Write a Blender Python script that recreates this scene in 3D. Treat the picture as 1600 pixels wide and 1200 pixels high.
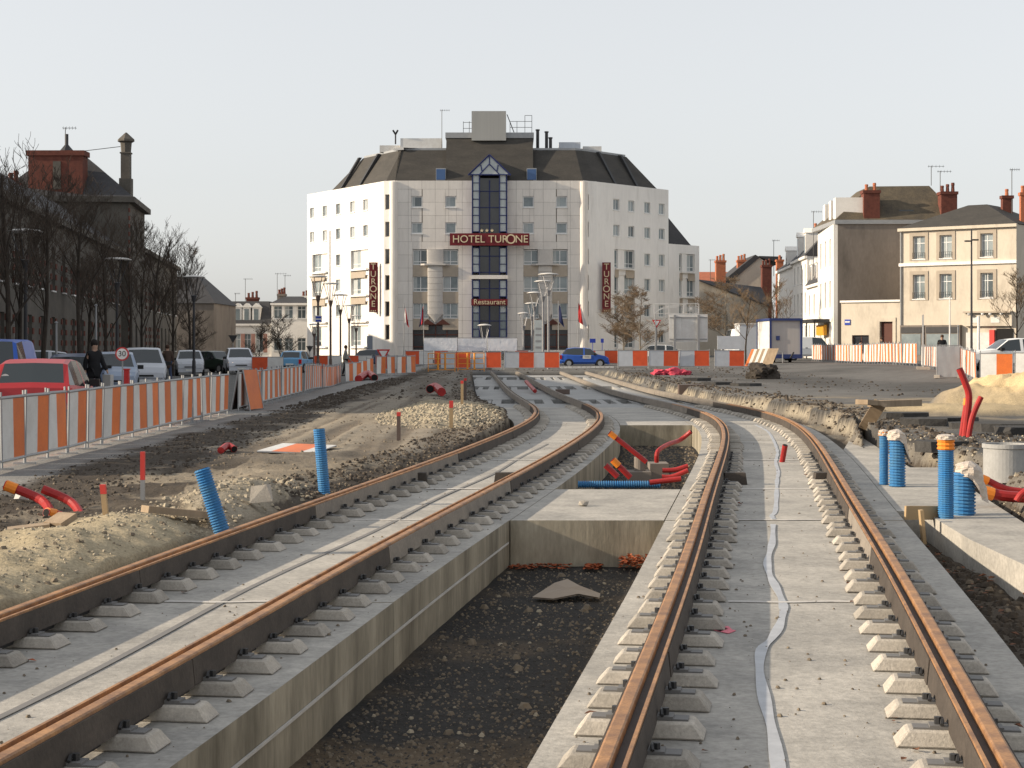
import bpy, bmesh, math, random
import numpy as np
from mathutils import Vector, Matrix, noise as mnoise

for o in list(bpy.data.objects): bpy.data.objects.remove(o)
SC = bpy.context.scene
COL = SC.collection
PI = math.pi
random.seed(7); np.random.seed(7)

# ---------------------------------------------------------------- camera
FPX, HOR, CAMZ = 2600.0, 538.0, 1.55        # focal length in photo pixels, horizon row, eye height
cam = bpy.data.cameras.new('camera'); camo = bpy.data.objects.new('camera', cam); COL.objects.link(camo)
cam.sensor_width = 36; cam.lens = FPX/1600*36
cam.shift_y = -(600-HOR)/1600
cam.clip_start = 0.2; cam.clip_end = 6000
camo.location = (0, 0, CAMZ); camo.rotation_euler = (PI/2, 0, 0)
SC.camera = camo
# ---------------------------------------------------------------- sky, sun, exposure
ELEV, AZ = math.radians(21.5), math.radians(6)
TOSUN = Vector((-math.cos(ELEV)*math.cos(AZ), -math.cos(ELEV)*math.sin(AZ), math.sin(ELEV)))
w = bpy.data.worlds.new('World'); SC.world = w; w.use_nodes = True
nt = w.node_tree; bg = nt.nodes['Background']
sky = nt.nodes.new('ShaderNodeTexSky'); sky.sky_type = 'NISHITA'; sky.sun_disc = False
sky.sun_elevation = ELEV; sky.sun_rotation = math.atan2(TOSUN.x, TOSUN.y)
sky.air_density = 1.0; sky.dust_density = 2.0; sky.ozone_density = 1.5
hs = nt.nodes.new('ShaderNodeHueSaturation'); hs.inputs['Saturation'].default_value = 0.36; hs.inputs['Value'].default_value = 7.4
gm = nt.nodes.new('ShaderNodeGamma'); gm.inputs[1].default_value = 0.42   # thin high cloud evens the sky out
nt.links.new(sky.outputs[0], hs.inputs['Color']); nt.links.new(hs.outputs[0], gm.inputs[0])
nt.links.new(gm.outputs[0], bg.inputs['Color'])
bg.inputs['Strength'].default_value = 0.15
sl = bpy.data.lights.new('sun', 'SUN'); so = bpy.data.objects.new('sun', sl); COL.objects.link(so)
sl.energy = 5.0; sl.angle = math.radians(0.6); sl.color = (1.0, 0.84, 0.64)
so.rotation_euler = TOSUN.to_track_quat('Z', 'Y').to_euler(); so.location = (-60, -10, 40)
SC.view_settings.view_transform = 'Standard'; SC.view_settings.look = 'None'
SC.view_settings.gamma = 1; SC.view_settings.use_curve_mapping = False
SC.view_settings.exposure = 0.44
SC.render.engine = 'CYCLES'

# ---------------------------------------------------------------- materials
MATS = {}
def mat(name, c1, c2=None, scale=4.0, rough=0.85, bump=0.0, bscale=None, metal=0.0, detail=6.0, stretch=None, spec=0.3,
        contrast=0.25, fine=0.0, attr=None, stain=None, orand=0.0, emit=None, alpha=None, trans=0.0):
    if name in MATS: return MATS[name]
    m = bpy.data.materials.new(name); m.use_nodes = True; MATS[name] = m
    n = m.node_tree; L = n.links; b = n.nodes['Principled BSDF']
    b.inputs['Roughness'].default_value = rough; b.inputs['Metallic'].default_value = metal
    b.inputs['Specular IOR Level'].default_value = spec
    if trans: b.inputs['Transmission Weight'].default_value = trans
    if emit:
        b.inputs['Emission Color'].default_value = (*emit[0], 1); b.inputs['Emission Strength'].default_value = emit[1]
    geo = n.nodes.new('ShaderNodeNewGeometry'); vec = geo.outputs['Position']
    if stretch:
        mp = n.nodes.new('ShaderNodeMapping'); mp.inputs['Scale'].default_value = stretch
        L.new(vec, mp.inputs['Vector']); vec = mp.outputs[0]
    def nz(sc, det=detail):
        t = n.nodes.new('ShaderNodeTexNoise'); t.inputs['Scale'].default_value = sc; t.inputs['Detail'].default_value = det
        t.inputs['Roughness'].default_value = 0.65; L.new(vec, t.inputs['Vector']); return t.outputs['Fac']
    def ramp(src, lo, hi):
        r = n.nodes.new('ShaderNodeMapRange'); r.inputs[1].default_value = lo; r.inputs[2].default_value = hi
        L.new(src, r.inputs[0]); return r.outputs[0]
    def mix(fac, a, bb, mode='MIX'):
        x = n.nodes.new('ShaderNodeMix'); x.data_type = 'RGBA'; x.blend_type = mode
        for k, val in ((0, fac), (6, a), (7, bb)):
            if isinstance(val, (int, float)): x.inputs[k].default_value = val
            elif isinstance(val, tuple): x.inputs[k].default_value = (*val, 1)
            else: L.new(val, x.inputs[k])
        return x.outputs[2]
    col = c1
    if attr:
        a = n.nodes.new('ShaderNodeAttribute'); a.attribute_name = attr; col = a.outputs['Color']
    if c2 is not None:
        col = mix(ramp(nz(scale), .5-contrast, .5+contrast), col, c2)
    if stain:                      # (colour, scale, low, high, strength): blotches of damp and dirt
        q = ramp(nz(stain[1], 4), stain[2], stain[3]); st = n.nodes.new('ShaderNodeMath'); st.operation = 'MULTIPLY'; st.inputs[1].default_value = stain[4]
        L.new(q, st.inputs[0]); col = mix(st.outputs[0], col, stain[0])
    if orand:                      # every piece a little lighter or darker than the next
        oi = n.nodes.new('ShaderNodeObjectInfo'); og = n.nodes.new('ShaderNodeMapRange'); og.inputs[3].default_value = 1-orand; og.inputs[4].default_value = 1+orand*.7
        L.new(oi.outputs['Random'], og.inputs[0]); oc = n.nodes.new('ShaderNodeCombineColor')
        for k in range(3): L.new(og.outputs[0], oc.inputs[k])
        col = mix(1.0, col, oc.outputs[0], 'MULTIPLY')
    if fine:
        g = ramp(nz(scale*14, 3), .25, .75)
        gg = n.nodes.new('ShaderNodeMapRange'); gg.inputs[3].default_value = 1-fine; gg.inputs[4].default_value = 1+fine
        L.new(g, gg.inputs[0])
        cc = n.nodes.new('ShaderNodeCombineColor'); 
        for k in range(3): L.new(gg.outputs[0], cc.inputs[k])
        col = mix(1.0, col, cc.outputs[0], 'MULTIPLY')
    if isinstance(col, tuple): b.inputs['Base Color'].default_value = (*col, 1)
    else: L.new(col, b.inputs['Base Color'])
    if bump:
        bp = n.nodes.new('ShaderNodeBump'); bp.inputs['Distance'].default_value = bump; bp.inputs['Strength'].default_value = 0.8
        L.new(nz(bscale or scale*6, 5), bp.inputs['Height']); L.new(bp.outputs[0], b.inputs['Normal'])
    return m

def flat(name, c, rough=0.6, **k): return mat(name, c, tuple(x*0.82 for x in c), 3.0, rough, **k)

M_conc   = mat('slab_concrete', (.46,.435,.39), (.26,.25,.23), 1.5, .9, bump=.005, bscale=40, fine=.22, contrast=.22, stain=((.20,.195,.185),.55,.52,.68,.55))
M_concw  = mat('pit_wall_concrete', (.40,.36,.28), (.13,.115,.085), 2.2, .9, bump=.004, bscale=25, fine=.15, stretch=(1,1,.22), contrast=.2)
M_block  = mat('block_concrete', (.47,.43,.37), (.30,.275,.24), 5, .9, bump=.004, bscale=60, fine=.2, orand=.22)
M_rust   = mat('rail_rust', (.47,.25,.11), (.17,.095,.06), 5.5, .55, bump=.001, bscale=90, metal=.2, fine=.25, contrast=.2)
M_groove = mat('rail_groove', (.035,.028,.025), (.06,.05,.045), 9, .7)
M_jacket = mat('dark_rail_jacket', (.040,.033,.028), (.085,.070,.058), 2.5, .8, bump=.003, bscale=40, fine=.2)
M_jackg  = mat('grey_rail_jacket', (.27,.235,.195), (.17,.15,.13), 2.5, .9, bump=.003, bscale=40, fine=.2)
M_steel  = flat('dark_steel', (.06,.06,.062), .5, metal=.5)
M_galv   = flat('galvanised_steel', (.33,.335,.34), .5, metal=.3)
M_white  = mat('white_sheet', (.74,.74,.72), (.52,.50,.47), 2.2, .5, contrast=.3, fine=.06, orand=.10)
M_orange = mat('orange_sheet', (.80,.20,.035), (.55,.13,.04), 2.2, .5, fine=.08, contrast=.3, orand=.14)
M_orange2= mat('orange_red_sheet', (.72,.11,.035), (.55,.08,.03), 2.5, .5)
M_grey   = flat('light_grey_tarp', (.55,.58,.62), .6)
M_tarp   = mat('white_tarp', (.80,.81,.84), (.66,.68,.72), 1.2, .6, bump=.03, bscale=2.5)
M_bluepipe = mat('blue_pipe', (.025,.17,.42), (.07,.19,.33), 7, .5, contrast=.22, fine=.12)
M_redpipe= mat('red_pipe', (.42,.028,.025), (.24,.02,.02), 5, .45)
M_orpipe = flat('orange_cap', (.85,.26,.03), .5)
M_bag    = mat('plastic_bag', (.60,.53,.45), (.42,.36,.31), 14, .45, bump=.02, bscale=22)
M_wood   = mat('weathered_timber', (.38,.29,.20), (.22,.165,.11), 7, .85, bump=.004, bscale=40, stretch=(1,1,.2))
M_stake  = flat('stake_timber', (.42,.30,.17), .8)
M_redtip = flat('red_spray_paint', (.62,.06,.05), .6)
M_bark   = mat('bark', (.06,.048,.038), (.03,.024,.02), 6, .95)
M_twig   = flat('twig', (.075,.058,.045), .95)
M_clip   = flat('rail_clip_plate', (.17,.165,.16), .6)
M_twigw  = flat('tan_twig', (.19,.135,.085), .95)
M_pole   = flat('brown_grey_pole', (.13,.095,.08), .5)
M_poleg  = flat('grey_pole', (.30,.30,.31), .45, metal=.3)
M_poled  = flat('charcoal_pole', (.05,.05,.055), .5)
M_shade  = flat('lamp_disc', (.62,.60,.57), .4)
M_tyre   = flat('tyre', (.018,.018,.019), .85)
M_rim    = flat('wheel_rim', (.42,.43,.44), .35, metal=.6)
M_glass  = mat('car_glass', (.022,.030,.034), None, rough=.08, spec=.8)
M_wglass = mat('window_glass', (.10,.13,.145), (.26,.30,.31), .35, .12, spec=.7, contrast=.15)
M_wglassd= mat('dark_glazing', (.020,.023,.028), (.045,.045,.05), .4, .1, spec=.7)
M_wglass2 = mat('window_glass_dim', (.05,.065,.075), (.13,.155,.165), .35, .12, spec=.7)
M_wglass3 = mat('window_glass_pale', (.22,.26,.27), (.36,.40,.41), .35, .14, spec=.6)
M_curtain= flat('net_curtain', (.42,.45,.45), .9)
M_frame  = flat('white_window_frame', (.78,.78,.77), .5)
M_black  = flat('black_plastic', (.02,.02,.021), .6)
M_plate  = flat('number_plate', (.75,.75,.72), .5)
M_skin   = flat('skin', (.46,.29,.21), .6)

# ---------------------------------------------------------------- helpers
class MB:
    def __init__(s): s.v = []; s.f = []; s.mi = []
    def add(s, vs, fs, mi=0):
        o = len(s.v); s.v += [tuple(p) for p in vs]; s.f += [tuple(i+o for i in f) for f in fs]; s.mi += [mi]*len(fs); return s
    def hexa(s, p, mi=0):   # 8 corners: 0-3 bottom ring, 4-7 top ring
        return s.add(p, [(3,2,1,0),(4,5,6,7),(0,1,5,4),(1,2,6,5),(2,3,7,6),(3,0,4,7)], mi)
    def box(s, x0, x1, y0, y1, z0, z1, mi=0):
        return s.hexa([(x0,y0,z0),(x1,y0,z0),(x1,y1,z0),(x0,y1,z0),(x0,y0,z1),(x1,y0,z1),(x1,y1,z1),(x0,y1,z1)], mi)
    def obox(s, F, t0, t1, n0, n1, z0, z1, mi=0):
        return s.hexa([F(t0,n1,z0),F(t1,n1,z0),F(t1,n0,z0),F(t0,n0,z0),F(t0,n1,z1),F(t1,n1,z1),F(t1,n0,z1),F(t0,n0,z1)], mi)
    def prism(s, poly, z0, z1, mi=0, top=None):
        n = len(poly); tp = top or poly
        vs = [(x,y,z0) for x,y in poly]+[(x,y,z1) for x,y in tp]
        fs = [tuple(range(n-1,-1,-1)), tuple(range(n,2*n))]+[(i,(i+1)%n,n+(i+1)%n,n+i) for i in range(n)]
        return s.add(vs, fs, mi)
    def tube(s, pts, rad, n=8, mi=0, cap=True):
        pts = [Vector(p) for p in pts]
        if isinstance(rad, (int,float)): rad = [rad]*len(pts)
        o = len(s.v); prev = None
        for i, p in enumerate(pts):
            d = (pts[min(i+1,len(pts)-1)]-pts[max(i-1,0)])
            d = d.normalized() if d.length > 1e-9 else Vector((0,0,1))
            if prev is None: a = d.orthogonal().normalized()
            else:
                a = prev-d*prev.dot(d); a = a.normalized() if a.length > 1e-6 else d.orthogonal().normalized()
            prev = a; b = d.cross(a)
            for k in range(n):
                t = 2*PI*k/n; q = p+(a*math.cos(t)+b*math.sin(t))*rad[i]; s.v.append(tuple(q))
        for i in range(len(pts)-1):
            for k in range(n):
                s.f.append((o+i*n+k, o+i*n+(k+1)%n, o+(i+1)*n+(k+1)%n, o+(i+1)*n+k)); s.mi.append(mi)
        if cap:
            s.f.append(tuple(o+k for k in range(n-1,-1,-1))); s.mi.append(mi)
            e = o+(len(pts)-1)*n; s.f.append(tuple(e+k for k in range(n))); s.mi.append(mi)
        return s
    def lathe(s, prof, n=16, c=(0,0,0), mi=0):   # prof: (r,z)
        o = len(s.v)
        for r, z in prof:
            for k in range(n):
                t = 2*PI*k/n; s.v.append((c[0]+r*math.cos(t), c[1]+r*math.sin(t), c[2]+z))
        for i in range(len(prof)-1):
            for k in range(n):
                s.f.append((o+i*n+k, o+i*n+(k+1)%n, o+(i+1)*n+(k+1)%n, o+(i+1)*n+k)); s.mi.append(mi)
        s.f.append(tuple(o+k for k in range(n-1,-1,-1))); s.mi.append(mi)
        e = o+(len(prof)-1)*n; s.f.append(tuple(e+k for k in range(n))); s.mi.append(mi)
        return s
    def blob(s, c, r, seed=0, mi=0, flat=.7, sub=1):
        rs = random.Random(seed); bm = bmesh.new(); bmesh.ops.create_icosphere(bm, subdivisions=sub, radius=1)
        vs = []
        for v in bm.verts:
            k = r*(.72+.5*rs.random()) if sub == 1 else r*(.95+.45*mnoise.noise(v.co*1.6+Vector((seed,0,0)))+.22*mnoise.noise(v.co*4.5+Vector((0,seed,0)))+.10*mnoise.noise(v.co*11)); vs.append((c[0]+v.co.x*k, c[1]+v.co.y*k, c[2]+v.co.z*k*flat))
        fs = [tuple(v.index for v in f.verts) for f in bm.faces]; bm.free()
        return s.add(vs, fs, mi)
    def mesh(s, name, mats, off=(0,0,0), smooth=False):
        me = bpy.data.meshes.new(name)
        v = [(a-off[0], b-off[1], c-off[2]) for a, b, c in s.v]
        me.from_pydata(v, [], s.f)
        for m in (mats if isinstance(mats, (list,tuple)) else [mats]): me.materials.append(m)
        if any(s.mi): me.polygons.foreach_set('material_index', s.mi)
        if smooth: me.polygons.foreach_set('use_smooth', [True]*len(me.polygons))
        me.update(); return me
    def build(s, name, mats, parent=None, smooth=False, root=None):
        """root: the thing's Empty; vertices are given in world coordinates and stored relative to it"""
        off = (0,0,0)
        if root is not None: off = tuple(root.location)
        o = bpy.data.objects.new(name, s.mesh(name, mats, off, smooth)); COL.objects.link(o)
        o.parent = parent if parent is not None else root
        return o

def tag(o, label=None, cat=None, group=None, kind=None):
    if label: o['label'] = label
    if cat: o['category'] = cat
    if group: o['group'] = group
    if kind: o['kind'] = kind
    return o
def thing(name, loc, label, cat, group=None, rz=0):
    o = bpy.data.objects.new(name, None); COL.objects.link(o); o.empty_display_size = .2
    o.location = loc; o.rotation_euler = (0,0,rz); return tag(o, label, cat, group)
def single(name, mb, mats, base, label, cat, group=None, smooth=False, kind=None):
    """a thing that is one mesh; vertices in world coordinates, origin at its base"""
    o = bpy.data.objects.new(name, mb.mesh(name, mats, base, smooth)); COL.objects.link(o); o.location = base
    return tag(o, label, cat, group, kind)
def part(name, me, parent, loc=(0,0,0), rot=(0,0,0)):
    o = bpy.data.objects.new(name, me); COL.objects.link(o); o.parent = parent; o.location = loc; o.rotation_euler = rot; return o
def copy_tree(o, parent=None):
    c = o.copy(); COL.objects.link(c); c.parent = parent
    for ch in [k for k in o.children]: copy_tree(ch, c)
    return c
def frame(O, d):
    """vertical plane through O=(x,y) along d: F(t along, n out towards the camera side, z)"""
    l = math.hypot(*d); d = (d[0]/l, d[1]/l); n = (d[1], -d[0])
    return lambda t, nn, z: (O[0]+d[0]*t+n[0]*nn, O[1]+d[1]*t+n[1]*nn, z)
def ptext(body, size, F, t, n, z, m, name, root, vertical=False, extrude=.02, sx=1.0, parent=None):
    cu = bpy.data.curves.new('txt', 'FONT'); cu.body = body; cu.size = size; cu.align_x = 'CENTER'; cu.align_y = 'CENTER'; cu.extrude = extrude
    ob = bpy.data.objects.new('txt', cu); COL.objects.link(ob)
    dg = bpy.context.evaluated_depsgraph_get(); me = bpy.data.meshes.new_from_object(ob.evaluated_get(dg))
    bpy.data.objects.remove(ob)
    off = root.location
    for v in me.vertices:
        p = F(t+v.co.x*sx, n+v.co.z, z+v.co.y); v.co = (p[0]-off[0], p[1]-off[1], p[2]-off[2])
    me.materials.clear(); me.materials.append(m)
    o = bpy.data.objects.new(name, me); COL.objects.link(o); o.parent = parent or root; return o
def hash2(x, y): return np.modf(np.abs(np.sin(x*127.1+y*311.7)*43758.5453))[0]
def vnoise(x, y):
    xi, yi = np.floor(x), np.floor(y); fx, fy = x-xi, y-yi; fx = fx*fx*(3-2*fx); fy = fy*fy*(3-2*fy)
    return (hash2(xi,yi)*(1-fx)+hash2(xi+1,yi)*fx)*(1-fy)+(hash2(xi,yi+1)*(1-fx)+hash2(xi+1,yi+1)*fx)*fy
def fbm(x, y, o=4):
    s = 0; a = .5
    for i in range(o): s = s+a*vnoise(x*2**i+i*17.3, y*2**i+i*9.1); a *= .5
    return s
def sstep(a, b, x): t = np.clip((x-a)/(b-a), 0, 1); return t*t*(3-2*t)
def W(px, py, z=0.0):
    """photo pixel to the point of the level plane z"""
    d = FPX*(CAMZ-z)/(py-HOR); return ((px-800)/FPX*d, d)
def XD(px, d): return (px-800)/FPX*d
def ZD(py, d): return CAMZ+(HOR-py)/FPX*d

# ================================================================ TRACK GEOMETRY
ZS = -0.22        # top of the track slab (rail heads at z = 0)
PITZ = -0.68      # floor of the open pits
CR = [(946,1200),(1000,1062),(1030,987),(1064,900),(1083,829),(1108,750),(1123,718),(1134,687),(1134,664.5),(1124,652),(1102,642),(1080,636),(1058,631),(1013,623),(953,607.5),(906,592),(884,583)]
CRR= [(1575,1200),(1499,1062),(1416,912),(1390,860),(1340,785),(1309,735),(1292,710),(1275,685),(1260,670),(1247,660),(1230,650),(1207,642),(1182,637),(1143,630),(1080,621),(1017,610),(969,595),(925,583)]
CL = [(0,961),(112,912),(262,864),(400,815),(525,770),(600,745),(700,710),(763,683.5),(811,664.5),(839,649),(846,641),(839,633),(820,623),(795,604),(773,585)]
CLR= [(0,1167),(225,1047),(375,980),(562,865),(650,820),(700,796),(763,763),(827,731),(890,696),(922,677),(944,658),(950,649),(944,639),(922,631),(890,625),(852,607.5),(817,585)]
def curve_fit(a, b):
    """smooth centre line x(Y) of one track, from both its rails as surveyed"""
    A = np.array([W(*p) for p in a]); B = np.array([W(*p) for p in b])
    Y = np.concatenate([np.arange(-3, 6, 1.0), np.geomspace(6, 98, 60)])
    def ex(P, y):
        s0 = (P[2,0]-P[0,0])/(P[2,1]-P[0,1]); s1 = (P[-1,0]-P[-3,0])/(P[-1,1]-P[-3,1])
        r = np.interp(y, P[:,1], P[:,0]); r = np.where(y < P[0,1], P[0,0]+s0*(y-P[0,1]), r)
        return np.where(y > P[-1,1], P[-1,0]+s1*(y-P[-1,1]), r)
    c = .5*(ex(A,Y)+ex(B,Y))
    yy = np.arange(-3, 98, .25); cc = np.interp(yy, Y, c)
    for _ in range(3):                                    # smooth with a window that grows with distance
        out = cc.copy()
        for i, y in enumerate(yy):
            h = int(np.clip(1.0+y*.07, 1, 5)/.25); lo, hi = max(0,i-h), min(len(yy),i+h+1); h2 = min(i-lo, hi-1-i)
            out[i] = cc[i-h2:i+h2+1].mean()
        cc = out
    return yy, cc
YY, XL = curve_fit(CL, CLR); _, XR = curve_fit(CR, CRR)
def resamp(x, y, step):
    s = np.concatenate([[0], np.cumsum(np.hypot(np.diff(x), np.diff(y)))]); q = np.arange(0, s[-1], step)
    return np.interp(q, s, x), np.interp(q, s, y), q
def offs(x, y, o):
    dx, dy = np.gradient(x), np.gradient(y); l = np.hypot(dx, dy); return x+dy/l*o, y-dx/l*o
TX, TY, TS = {}, {}, {}
for k, X_ in (('L', XL), ('R', XR)): TX[k], TY[k], TS[k] = resamp(X_, YY, .1)
G2 = 1.435/2
def edge(k, o):
    x, y = offs(TX[k], TY[k], o); return lambda q: np.interp(q, y, x)
E_ll = edge('L', -(G2+.55)); E_lr = edge('L', G2+.42); E_rl = edge('R', -(G2+.42)); E_rr = edge('R', G2+.52)
E_l0 = edge('L', -(G2+.17))
def left_edge(y): return E_l0(y)+(E_ll(y)-.55*sstep(34, 50, y)-E_l0(y))*sstep(24, 44, y)
def right_edge(y): return E_rr(y)+.15*sstep(30, 45, y)

# ================================================================ GROUND (one sheet to the horizon)
PLAT = [W(px,py,ZS) for px,py in [(1330,668),(1422,730),(1472,730),(1535,775),(1700,880),(1900,985),(1900,1060),(1640,905),(1517,843),(1440,798),(1400,775)]]
def inpoly(P, x, y):
    r = np.zeros(x.shape, bool); n = len(P); j = n-1
    for i in range(n):
        xi, yi = P[i]; xj, yj = P[j]
        c = ((yi > y) != (yj > y)) & (x < (xj-xi)*(y-yi)/((yj-yi) or 1e-9)+xi); r ^= c; j = i
    return r
MOUNDS = [(-3.35,12.6,.85,3.2,.11), (-2.75,16.6,.5,1.5,.15), (-1.45,37,1.3,6.0,.20), (-.95,60,.9,5,.32), (-.2,84,2.2,3,.35), (13.2,38,3.6,3.6,1.05),
          (9.6,35.5,2.0,2.0,.22), (7.9,23.0,.8,1.3,.25), (-4.9,58,.5,9,.10)]
def street(x, y):
    zl = -.15-.0025*np.clip(y-30, 0, 80)
    z = zl*(1-sstep(-7.4,-6.5,x))
    return z+.10*sstep(3.0,6.0,x)*sstep(14,30,y)*(1-sstep(98,112,y))+.25*sstep(14,20,x)*sstep(45,75,y)
def ground_z(x, y, rough=True):
    le, re = left_edge(y), right_edge(y)
    n = fbm(x*1.1+3, y*1.1, 4)-.47; n2 = fbm(x*5, y*5, 3)-.44
    z = street(x, y)
    dirt = sstep(-5.7,-5.2,x+.25*n)*(1-sstep(-4.5,-3.6,x+.5*n))           # churned strip beside the pavement
    dirt = np.maximum(dirt, sstep(-5.6,-5.0,x)*(1-sstep(22,27,y)))
    for cx, cy, rx, ry, h in MOUNDS:
        q = 1-((x-cx)/rx)**2-((y-cy)/ry)**2; z = z+h*np.clip(q+.5*n, 0, 1.4)**.8*(q > -.6)
    z = z+(n*.30+n2*.10)*sstep(.15,.6,1-((x-13.2)/3.6)**2-((y-38)/3.6)**2)
    rut = fbm(x*3.2, y*.10+5, 2)-.37
    z = z+rut*.10*sstep(-4.8,-4.2,x)*(x < le)*sstep(22,27,y)*sstep(.1,.8,le-x)
    fx = np.where(x > re, 1, 0)*sstep(9,18,y)*(1-sstep(46,60,y))
    z = z-.13*(1-sstep(.0,.75,le-x))*(x < le+.3)*(1-sstep(24,30,y))
    z = z+(n*.10+n2*.05)*dirt+(n*.05+n2*.015)*((x > -4.5) & (x < le))+(n*.07+n2*.03)*fx*(1-sstep(re+1.5,re+5,x))
    # the excavation: straight left edge, ragged bank on the right
    jl = .10*(n2+n*1.2)*sstep(18,30,y)+.03*n2
    xb = np.where(y < 24, np.interp(y, [0,8.8,10.3,13.46,19.4,22,24], [3.9,4.25,4.4,4.7,5.5,6.1,6.2]), re+.30)
    xb = np.where(y < 24, xb, xb+(6.2-(re+.30))*(1-sstep(24,28,y)))+.5*n*sstep(20,30,y)+.10*n2
    inn = sstep(le-.16+jl, le-.02+jl, x)*(1-sstep(xb, xb+.34+.3*(n+.5)*(1-sstep(26,34,y)), x))*(1-sstep(95,96.5,y))
    zi = np.where(x > re, -.52+.16*n+.06*n2, PITZ+.03*n+.02*n2)
    zi = np.where((x > re) & (y > 22), -.52+.16*n+.26*sstep(22,27,y)+.05*n2, zi)
    z = z*(1-inn)+zi*inn
    pl = inpoly(PLAT, x, y); z = np.where(pl, np.minimum(z, -.40), z)
    return z
def gz(x, y): return float(ground_z(np.array([float(x)]), np.array([float(y)]))[0])

u = np.concatenate([-np.geomspace(30,.45,26)[:-1], np.linspace(-.45,.45,760), np.geomspace(.45,30,26)[1:]])
yv = np.concatenate([[-30,-10,-2,1,2.5,3.6], np.geomspace(4.4,135,620), np.geomspace(140,5000,40)])
wid = np.where(yv < 3.6, 3.6, yv)
GX = (u[None,:]*wid[:,None]); GY = np.repeat(yv[:,None], len(u), 1)
GZ = ground_z(GX, GY)
n1 = fbm(GX*.9, GY*.9, 4); n2 = fbm(GX*4, GY*4, 3); n3 = fbm(GX*.25+9, GY*.12, 3)
def cmix(a, b, t): return a*(1-t[...,None])+b*t[...,None]
c3 = lambda *v: np.array(v)
asph, mud, tan, sand = c3(.115,.112,.107), c3(.068,.056,.044), c3(.26,.22,.165), c3(.55,.42,.24)
pave, gravel, black, street_c = c3(.22,.215,.205), c3(.36,.315,.24), c3(.035,.033,.031), c3(.13,.127,.12)
C = np.ones(GX.shape+(3,))*street_c
le, re = left_edge(GY), right_edge(GY)
C = cmix(C, pave, sstep(-6.7,-6.5,GX)*(1-sstep(-5.2,-4.8,GX)))
md = sstep(-5.75,-5.3,GX+1.1*(n1-.5))*(1-sstep(-4.7,-4.2,GX+1.4*(n1-.5)))
md = np.maximum(md, sstep(-5.5,-4.9,GX+.8*(n1-.5))*(1-sstep(20,25,GY+4*(n1-.5))))
mid = sstep(-4.7,-4.2,GX+1.4*(n1-.5))*(GX < le)*sstep(20,25,GY+4*(n1-.5))
C = cmix(C, tan*1.1, mid*(.65+.35*sstep(.35,.6,n3)))
C = cmix(C, asph, mid*sstep(44,52,GY)*.6)
rutc = fbm(GX*3.2, GY*.10+5, 2)
C = cmix(C, mud*1.6, mid*sstep(.44,.30,rutc)*.75) if False else cmix(C, mud*1.6, mid*(1-sstep(.28,.42,rutc))*.75)
C = cmix(C, mud*1.0, md)
C = cmix(C, tan*.9, ((GX > -4.6) & (GX < le))*sstep(.46,.60,n1)*(GY < 22)*.8)
C = cmix(C, np.array(tan)*1.0, ((GX > -3.5) & (GX < le))*sstep(15,18,GY)*(1-sstep(21,24,GY))*.7)
rt = (GX > re).astype(float)*(GY < 112)
C = cmix(C, asph*.95, rt)
C = C*np.where((rt > 0)[...,None], .75+.5*sstep(.3,.65,n3)[...,None], 1)
C = cmix(C, tan*.75, rt*(GZ < .02)*(GY < 60)*(.4+.6*sstep(.35,.6,n1)))
C = cmix(C, gravel*.8, rt*sstep(-.25,-.12,GZ)*(1-sstep(-.06,.0,GZ))*(GY > 21)*sstep(.3,.5,n1))
C = cmix(C, black*1.2, rt*sstep(-.04,.0,GZ)*(1-sstep(.05,.09,GZ))*(GY > 26)*(GY < 90))
C = cmix(C, mud*1.1, rt*(GZ < -.25))
C = cmix(C, tan*.8, rt*sstep(27,31,GY)*(1-sstep(44,48,GY))*(1-sstep(5,9,GX-re))*(GZ > 0)*sstep(.4,.6,n1))
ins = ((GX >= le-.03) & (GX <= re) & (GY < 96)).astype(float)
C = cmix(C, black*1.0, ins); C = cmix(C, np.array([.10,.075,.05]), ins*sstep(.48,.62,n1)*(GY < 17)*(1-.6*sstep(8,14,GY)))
for k, (cx, cy, rx, ry, h) in enumerate(MOUNDS):
    q = np.clip((1-((GX-cx)/rx)**2-((GY-cy)/ry)**2)*1.6+1.1*(n1-.35), 0, 1)*((np.abs(GX-cx) < rx*1.3) & (np.abs(GY-cy) < ry*1.3))*(GX < le+.05) if cx < 2 else \
        np.clip((1-((GX-cx)/rx)**2-((GY-cy)/ry)**2)*2+1.0*(n1-.35), 0, 1)*((np.abs(GX-cx) < rx*1.3) & (np.abs(GY-cy) < ry*1.3))
    C = cmix(C, [np.array([.36,.30,.20]),gravel*.75,np.array([.38,.33,.23]),asph*.7,asph*.8,sand,np.array([.40,.32,.2]),gravel*.8,mud][k], q)
steep = (GX < le+.05) & (GX > le-1.0) & (GZ < -.04) & (GY > 16.5)
C = np.where(steep[...,None], mud*1.15, C)
C = C*(.80+.5*n2[...,None])*(.85+.32*n1[...,None])
nr, nc = GX.shape
me = bpy.data.meshes.new('ground'); V = np.stack([GX,GY,GZ],-1).reshape(-1,3)
idx = np.arange(nr*nc).reshape(nr,nc); F4 = np.stack([idx[:-1,:-1],idx[:-1,1:],idx[1:,1:],idx[1:,:-1]],-1).reshape(-1,4)
me.vertices.add(len(V)); me.vertices.foreach_set('co', V.ravel())
me.loops.add(F4.size); me.loops.foreach_set('vertex_index', F4.ravel().astype(np.int32))
me.polygons.add(len(F4)); me.polygons.foreach_set('loop_start', np.arange(0,F4.size,4)); me.polygons.foreach_set('loop_total', np.full(len(F4),4))
me.polygons.foreach_set('use_smooth', np.ones(len(F4),bool))
me.update(); me.validate()
ca = me.color_attributes.new('Col','FLOAT_COLOR','POINT'); ca.data.foreach_set('color', np.concatenate([C.reshape(-1,3),np.ones((nr*nc,1))],1).ravel())
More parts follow.
